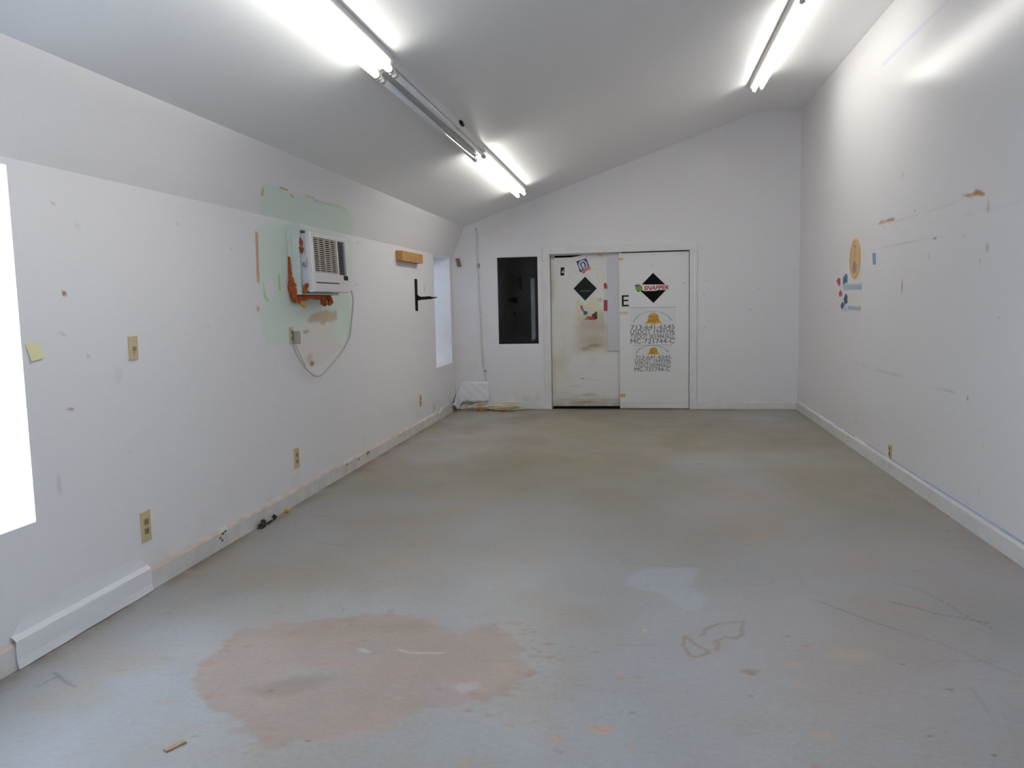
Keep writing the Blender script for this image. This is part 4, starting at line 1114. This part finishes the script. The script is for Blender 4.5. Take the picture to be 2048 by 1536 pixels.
flat('shoulders', rot([(-.03, -.05), (-.02, -.028), (-.004, -.022), (.012, -.026), (.03, -.046), (.02, -.055), (-.02, -.055)]), -.0036, .0004, M['hair'], o)
flat('collar', rot([(-.010, -.046), (-.002, -.02), (.010, -.024), (.016, -.048)]), -.0041, .0003, M['face'], o)
flat('banner', rel(c, (-0.777, 1.870), (-0.743, 1.889), (-0.710, 1.895), (-0.690, 1.927), (-0.656, 1.913), (-0.663, 1.887), (-0.710, 1.868), (-0.744, 1.836), (-0.764, 1.823), (-0.777, 1.843)), -.0043, .0006, M['pink_vinyl'], o)

c = (-0.697, 1.295)
o = on_door('torn_sticker', c, YD1, 'torn remains of a red, blue and brown sticker on the left door leaf', 'sticker')
flat('red_strip', rel(c, (-0.806, 1.401), (-0.776, 1.403), (-0.770, 1.363), (-0.750, 1.329), (-0.770, 1.316), (-0.797, 1.357)), -.0005, .001, M['decal_red'], o)
flat('blue_disc', rel(c, *[((-0.737, 1.302)[0] + .03 * math.cos(i * .4488), (-0.737, 1.302)[1] + .028 * math.sin(i * .4488)) for i in range(14)]), -.0016, .0006, M['decal_deep'], o)
flat('brown_corner', rel(c, (-0.650, 1.274), (-0.582, 1.326), (-0.574, 1.219), (-0.644, 1.206)), -.0005, .001, mat('dark_brown_paper', lin(76, 58, 46), .6), o)
flat('red_foot', rel(c, (-0.704, 1.261), (-0.637, 1.247), (-0.604, 1.206), (-0.745, 1.208)), -.0016, .0006, M['red_vinyl'], o)
flat('green_tip', rel(c, (-0.738, 1.235), (-0.711, 1.255), (-0.684, 1.207), (-0.751, 1.208)), -.0023, .0005, M['green_vinyl'], o)

c = (-0.461, 1.430)
o = on_door('reflective_tape', c, YD1, 'red and white reflective tape strip running down beside the lavender strip', 'tape')
def tseg(name, pts, m): return flat(name, rel(c, *pts), -.0005, .0012, m, o)
tseg('red_band', [(-0.486, 1.690), (-0.466, 1.703), (-0.443, 1.682), (-0.437, 1.622), (-0.483, 1.623)], M['refl_red'])
tseg('white_band', [(-0.483, 1.623), (-0.437, 1.622), (-0.438, 1.470), (-0.488, 1.471)], M['refl_white'])
tseg('red_band', [(-0.488, 1.471), (-0.438, 1.470), (-0.439, 1.323), (-0.489, 1.324)], M['refl_red'])
tseg('white_band', [(-0.489, 1.324), (-0.439, 1.323), (-0.437, 1.149), (-0.471, 1.150), (-0.490, 1.204)], M['refl_white'])

# ---- right leaf signs and stickers
c = (0.165, 1.615)
o = on_door('diamond_sign', c, YD2, 'black diamond sign crossed by a red lettered strip on the right door leaf', 'sign')
flat('diamond_face', rel(c, (0.166, 1.815), (0.366, 1.617), (0.171, 1.417), (-0.031, 1.613)), -.0005, .0012, M['diamond_black'], o)
flat('strip_backing', rel(c, (-0.018, 1.665), (0.061, 1.663), (0.321, 1.657), (0.366, 1.653), (0.370, 1.623), (0.347, 1.584), (0.230, 1.587), (0.204, 1.578), (0.047, 1.578), (0.021, 1.592)), -.0018, .0008, M['white_vinyl'], o)
x0_, z0_ = (0.044, 1.589); x1_, z1_ = (0.366, 1.643)
lettering('SNAPPER', x0_ - c[0], x1_ - c[0], z0_ - c[1], z1_ - c[1] + .004, -.0031, M['red_vinyl'], o, .25, .03)
sc2 = [(p[0] - c[0], p[1] - c[1]) for p in ((-0.073, 1.653), (-0.044, 1.666), (0.002, 1.658), (0.028, 1.631), (0.028, 1.605), (0.002, 1.573), (-0.031, 1.567), (-0.057, 1.594))]
flat('emblem', sc2, -.0028, .0008, M['green_vinyl'], o)
flat('emblem_top', rel(c, (-0.073, 1.653), (-0.057, 1.666), (-0.011, 1.665), (0.002, 1.652), (-0.037, 1.639), (-0.064, 1.633)), -.0037, .0006, M['brown_vinyl'], o)
flat('emblem_line', rel(c, (-0.054, 1.600), (-0.011, 1.579), (-0.025, 1.570), (-0.044, 1.580)), -.0037, .0006, M['dkgreen_vinyl'], o)

c = (-0.203, 1.455)
o = on_door('letter_sticker', c, YD2, 'black capital letter E on the right door leaf edge', 'letter')
(ea, eb), (ec, ed) = (-0.246, 1.379), (-0.153, 1.528)
EP = [(0, 0), (1, 0), (1, .15), (.28, .15), (.28, .46), (.95, .46), (.95, .60), (.28, .60), (.28, .86), (1, .86), (1, 1), (0, 1)]
flat('letter_face', [(ea - c[0] + p[0] * (ec - ea), eb - c[1] + p[1] * (ed - eb)) for p in EP], -.0005, .001, M['ink'], o)

def hotshot(q, bell, lines, label, ink):
    (xa, za), (xb, zb) = q          # upper-left, lower-right
    c = ((xa + xb) / 2, (za + zb) / 2)
    o = on_door('company_placard', c, YD2, label, 'sign')
    W, H = xb - xa, za - zb
    flat('placard_face', [(-W / 2, -H / 2), (W / 2, -H / 2), (W / 2, H / 2), (-W / 2, H / 2)], -.0004, .0012, M['placard'], o)
    box('top_edge', (-W / 2, -.0019, H / 2 - .005), (W / 2, -.0004, H / 2 + .002), mat('placard_edge_grey', lin(160, 162, 160), .5), o)
    # gold bell with its two words
    bx0, bx1, bz0, bz1 = bell
    bw, bh = bx1 - bx0, bz1 - bz0
    prof = [(0, .10), (.06, .06), (.30, .08), (.42, .02), (.5, 0), (.58, .02), (.70, .08), (.95, .08), (1, .13), (.86, .26), (.80, .42), (.80, .72), (.72, .84), (.60, .96), (.5, 1), (.40, .96), (.27, .84), (.20, .70), (.20, .42), (.14, .26)]
    flat('bell', [(bx0 + p[0] * bw - c[0], bz0 + p[1] * bh - c[1]) for p in prof], -.0016, .0006, M['gold'], o)
    lettering('HOT', bx0 + .27 * bw - c[0], bx0 + .74 * bw - c[0], bz0 + .53 * bh - c[1], bz0 + .76 * bh - c[1], -.0026, mat('dark_green_print', lin(44, 52, 20), .5), o)
    lettering('SHOT', bx0 + .20 * bw - c[0], bx0 + .80 * bw - c[0], bz0 + .20 * bh - c[1], bz0 + .46 * bh - c[1], -.0026, mat('dark_green_print', lin(44, 52, 20), .5), o)
    # arc of small unreadable print over the bell
    bm = bmesh.new(); rr3 = random.Random(6)
    rx, rz_, cz0 = W * .415, H * .335, bz0 + .05 * bh - c[1]
    words = [(10, 22), (25, 62), (66, 107), (111, 168)]
    for a0, a1 in words:
        a = a0
        while a < a1:
            th = math.radians(180 - a)
            px, pz = rx * math.cos(th), cz0 + rz_ * math.sin(th)
            nxv, nzv = math.cos(th), math.sin(th)
            hgt = rr3.choice([.006, .007, .007, .010]) if (a - a0) > 1 else .012
            tx, tz = -nzv * .0026, nxv * .0026
            vs = [bm.verts.new((px + s1 * tx + s2 * nxv * hgt, -.0018, pz + s1 * tz + s2 * nzv * hgt)) for s1, s2 in ((-1, -1), (1, -1), (1, 1), (-1, 1))]
            bm.faces.new(vs)
            a += rr3.choice([2.6, 3.0, 3.9])
    from_bm('arc_print', bm, M['arc_ink'], o, 'stuff')
    for s, (lx0, lx1, lz0, lz1) in lines:
        lettering(s, lx0 - c[0], lx1 - c[0], lz0 - c[1], lz1 - c[1], -.0021, ink, o)
    return o
def bx(ul, lr): return (ul[0], lr[0], lr[1], ul[1])
hotshot(((-0.144, 1.361), (0.460, 0.870)), bx((0.053, 1.291), (0.288, 1.134)),
        [('713-641-6545', bx((-0.126, 1.128), (0.444, 1.069))), ('USDOT 1949396', bx((-0.133, 1.068), (0.444, 1.006))),
         ('TXDOT 005984362C', bx((-0.133, 1.004), (0.454, 0.943))), ('MC-721744-C', bx((-0.133, 0.941), (0.444, 0.880)))],
        'larger white placard with gold bell and four lines of numbers on the right door leaf', M['ink_grey'])
hotshot(((-0.104, 0.860), (0.411, 0.497)), bx((0.084, 0.831), (0.254, 0.726)),
        [('713-641-6545', bx((-0.068, 0.719), (0.392, 0.674))), ('USDOT 1949396', bx((-0.075, 0.672), (0.392, 0.618))),
         ('TXDOT 005984362C', bx((-0.075, 0.615), (0.395, 0.564))), ('MC-721744-C', bx((-0.082, 0.561), (0.385, 0.507)))],
        'smaller white placard with gold bell directly below the larger one', M['ink_grey'])

def tape_bit(pts, yface, m, label):
    c = (sum(p[0] for p in pts) / len(pts), sum(p[1] for p in pts) / len(pts))
    o = flat('tape_scrap', rel(c, *pts), -.0005, .0012, m, None)
    o.location = (c[0], yface, c[1])
    return tag(o, label, 'tape')
tape_bit([(-0.291, 2.028), (-0.226, 2.019), (-0.222, 1.993), (-0.275, 1.988)], YD2, M['tape_amber'], 'amber tape scrap at the top left corner of the right door leaf')
tape_bit([(-0.280, 1.307), (-0.158, 1.314), (-0.158, 1.278), (-0.270, 1.267)], YD2, M['tape_pale'], 'pale yellow tape scrap left of the larger placard')
tape_bit([(-0.274, 0.204), (-0.208, 0.200), (-0.208, 0.163), (-0.271, 0.159)], YD2, M['tape_amber'], 'amber tape scrap low on the left edge of the right door leaf')
tape_bit([(-0.561, 2.095), (-0.515, 2.094), (-0.516, 2.048), (-0.549, 2.055)], YD1 - .032, M['tape_amber'], 'amber tape scrap under the header above the left door leaf')

# ================================================================== THINGS ON THE RIGHT WALL (local frame: x along +y of the room, seen mirrored, so far end is on the left)
def on_right(name, c, label, cat, group=None):
    # local +x = towards the camera (screen right), local z = up, local -y = into the room
    t = empty(name, (XR, c[0], c[1]), label, cat, (0, 0, -math.pi / 2), group)
    return t
def rr_(c, *pts): return [(-(p[0] - c[0]), p[1] - c[1]) for p in pts]
c = (8.033, 1.805)
o = on_right('round_badge', c, 'round amber badge with mauve centre stuck on the right wall', 'badge')
flat('rim', ell(0, 0, .205, .197, 40), -.0005, .0012, M['badge_rim'], o)
flat('ring', ell(0, 0, .190, .183, 40), -.0018, .0006, M['badge_ring'], o)
flat('field', ell(0, 0, .180, .173, 40), -.0025, .0006, M['badge_orange'], o)
flat('cup', [(-.075, -.075), (-.055, -.035), (.0, -.015), (.055, -.035), (.075, -.075), (.05, -.125), (0, -.14), (-.05, -.125)], -.0032, .0006, M['badge_purple'], o)
flat('stem', [(-.014, .03), (.022, .03), (.028, .11), (-.02, .11)], -.0039, .0006, M['badge_grey'], o)
flat('cross_bar', [(-.035, .11), (.04, .11), (.04, .126), (-.035, .126)], -.0039, .0006, M['badge_purple'], o)
flat('foot_panel', [(-.05, -.165), (.05, -.165), (.045, -.152), (-.045, -.152)], -.0032, .0006, M['badge_rim'], o)

c = (7.407, 1.775)
o = on_right('tape_scrap', c, 'short upright strip of blue tape right of the round badge', 'tape')
flat('tape_face', rr_(c, (7.464, 1.826), (7.358, 1.820), (7.342, 1.720), (7.433, 1.724)), -.0005, .001, M['blue_tape'], o)

def decal(pts_list, label, name='decal_scrap'):
    allp = [p for _, ps, _ in pts_list for p in ps]
    c = (sum(p[0] for p in allp) / len(allp), sum(p[1] for p in allp) / len(allp))
    o = on_right(name, c, label, 'sticker')
    for k, (nm_, ps, m) in enumerate(pts_list):
        flat(nm_, rr_(c, *ps), -.0005 - .0008 * (k % 3), .001, m, o)
    return o
decal([('diamond_shape', [(8.740, 1.612), (8.658, 1.646), (8.584, 1.634), (8.569, 1.578), (8.629, 1.553)], M['decal_red'])], 'upper small red decal left of the blue one')
decal([('diamond_shape', [(8.634, 1.482), (8.565, 1.522), (8.480, 1.486), (8.528, 1.451), (8.599, 1.446)], M['decal_red'])], 'lower small red decal between the two blue ones')
decal([('wing', [(8.473, 1.636), (8.358, 1.677), (8.298, 1.660), (8.292, 1.592), (8.387, 1.564), (8.464, 1.536)], M['decal_blue']), ('core', [(8.421, 1.614), (8.354, 1.637), (8.331, 1.597), (8.389, 1.584)], M['decal_deep']), ('trail', [(8.467, 1.566), (8.312, 1.592), (8.267, 1.523), (8.442, 1.510)], M['decal_pale'])], 'upper blue decal below the left side of the round badge')
decal([('wing', [(8.435, 1.425), (8.341, 1.479), (8.281, 1.454), (8.275, 1.386), (8.371, 1.370)], M['decal_deep']), ('tail', [(8.550, 1.354), (8.473, 1.400), (8.371, 1.375), (8.427, 1.340), (8.486, 1.319)], mat('slate_blue_decal', lin(82, 96, 116), .5)), ('trail', [(8.486, 1.319), (8.331, 1.366), (8.268, 1.307), (8.444, 1.300)], M['decal_pale'])], 'lower blue decal with a dark tail')
def word_strip(ul, lr, label):
    c = ((ul[0] + lr[0]) / 2, (ul[1] + lr[1]) / 2)
    o = on_right('word_decal', c, label, 'sticker')
    W, H = ul[0] - lr[0], ul[1] - lr[1]
    flat('strip_face', [(-W / 2, -H / 2), (W / 2, -H / 2), (W / 2, H / 2), (-W / 2, H / 2)], -.0005, .001, M['decal_pale'], o)
    bm = bmesh.new()
    k = 0; x = -W / 2 + .01
    rr2 = random.Random(W * 1000)
    while x < W / 2 - .015:
        bm_box(bm, (x, -.0024, -H * .34), (x + .012, -.0016, H * (.36 if k % 3 == 0 else .22))); x += .022; k += 1
    from_bm('unreadable_print', bm, mat('blue_grey_print', lin(166, 184, 198), .5), o)
word_strip((8.291, 1.570), (7.782, 1.506), 'upper pale blue lettered strip under the round badge')
word_strip((8.254, 1.361), (7.799, 1.315), 'lower pale blue lettered strip under the round badge')
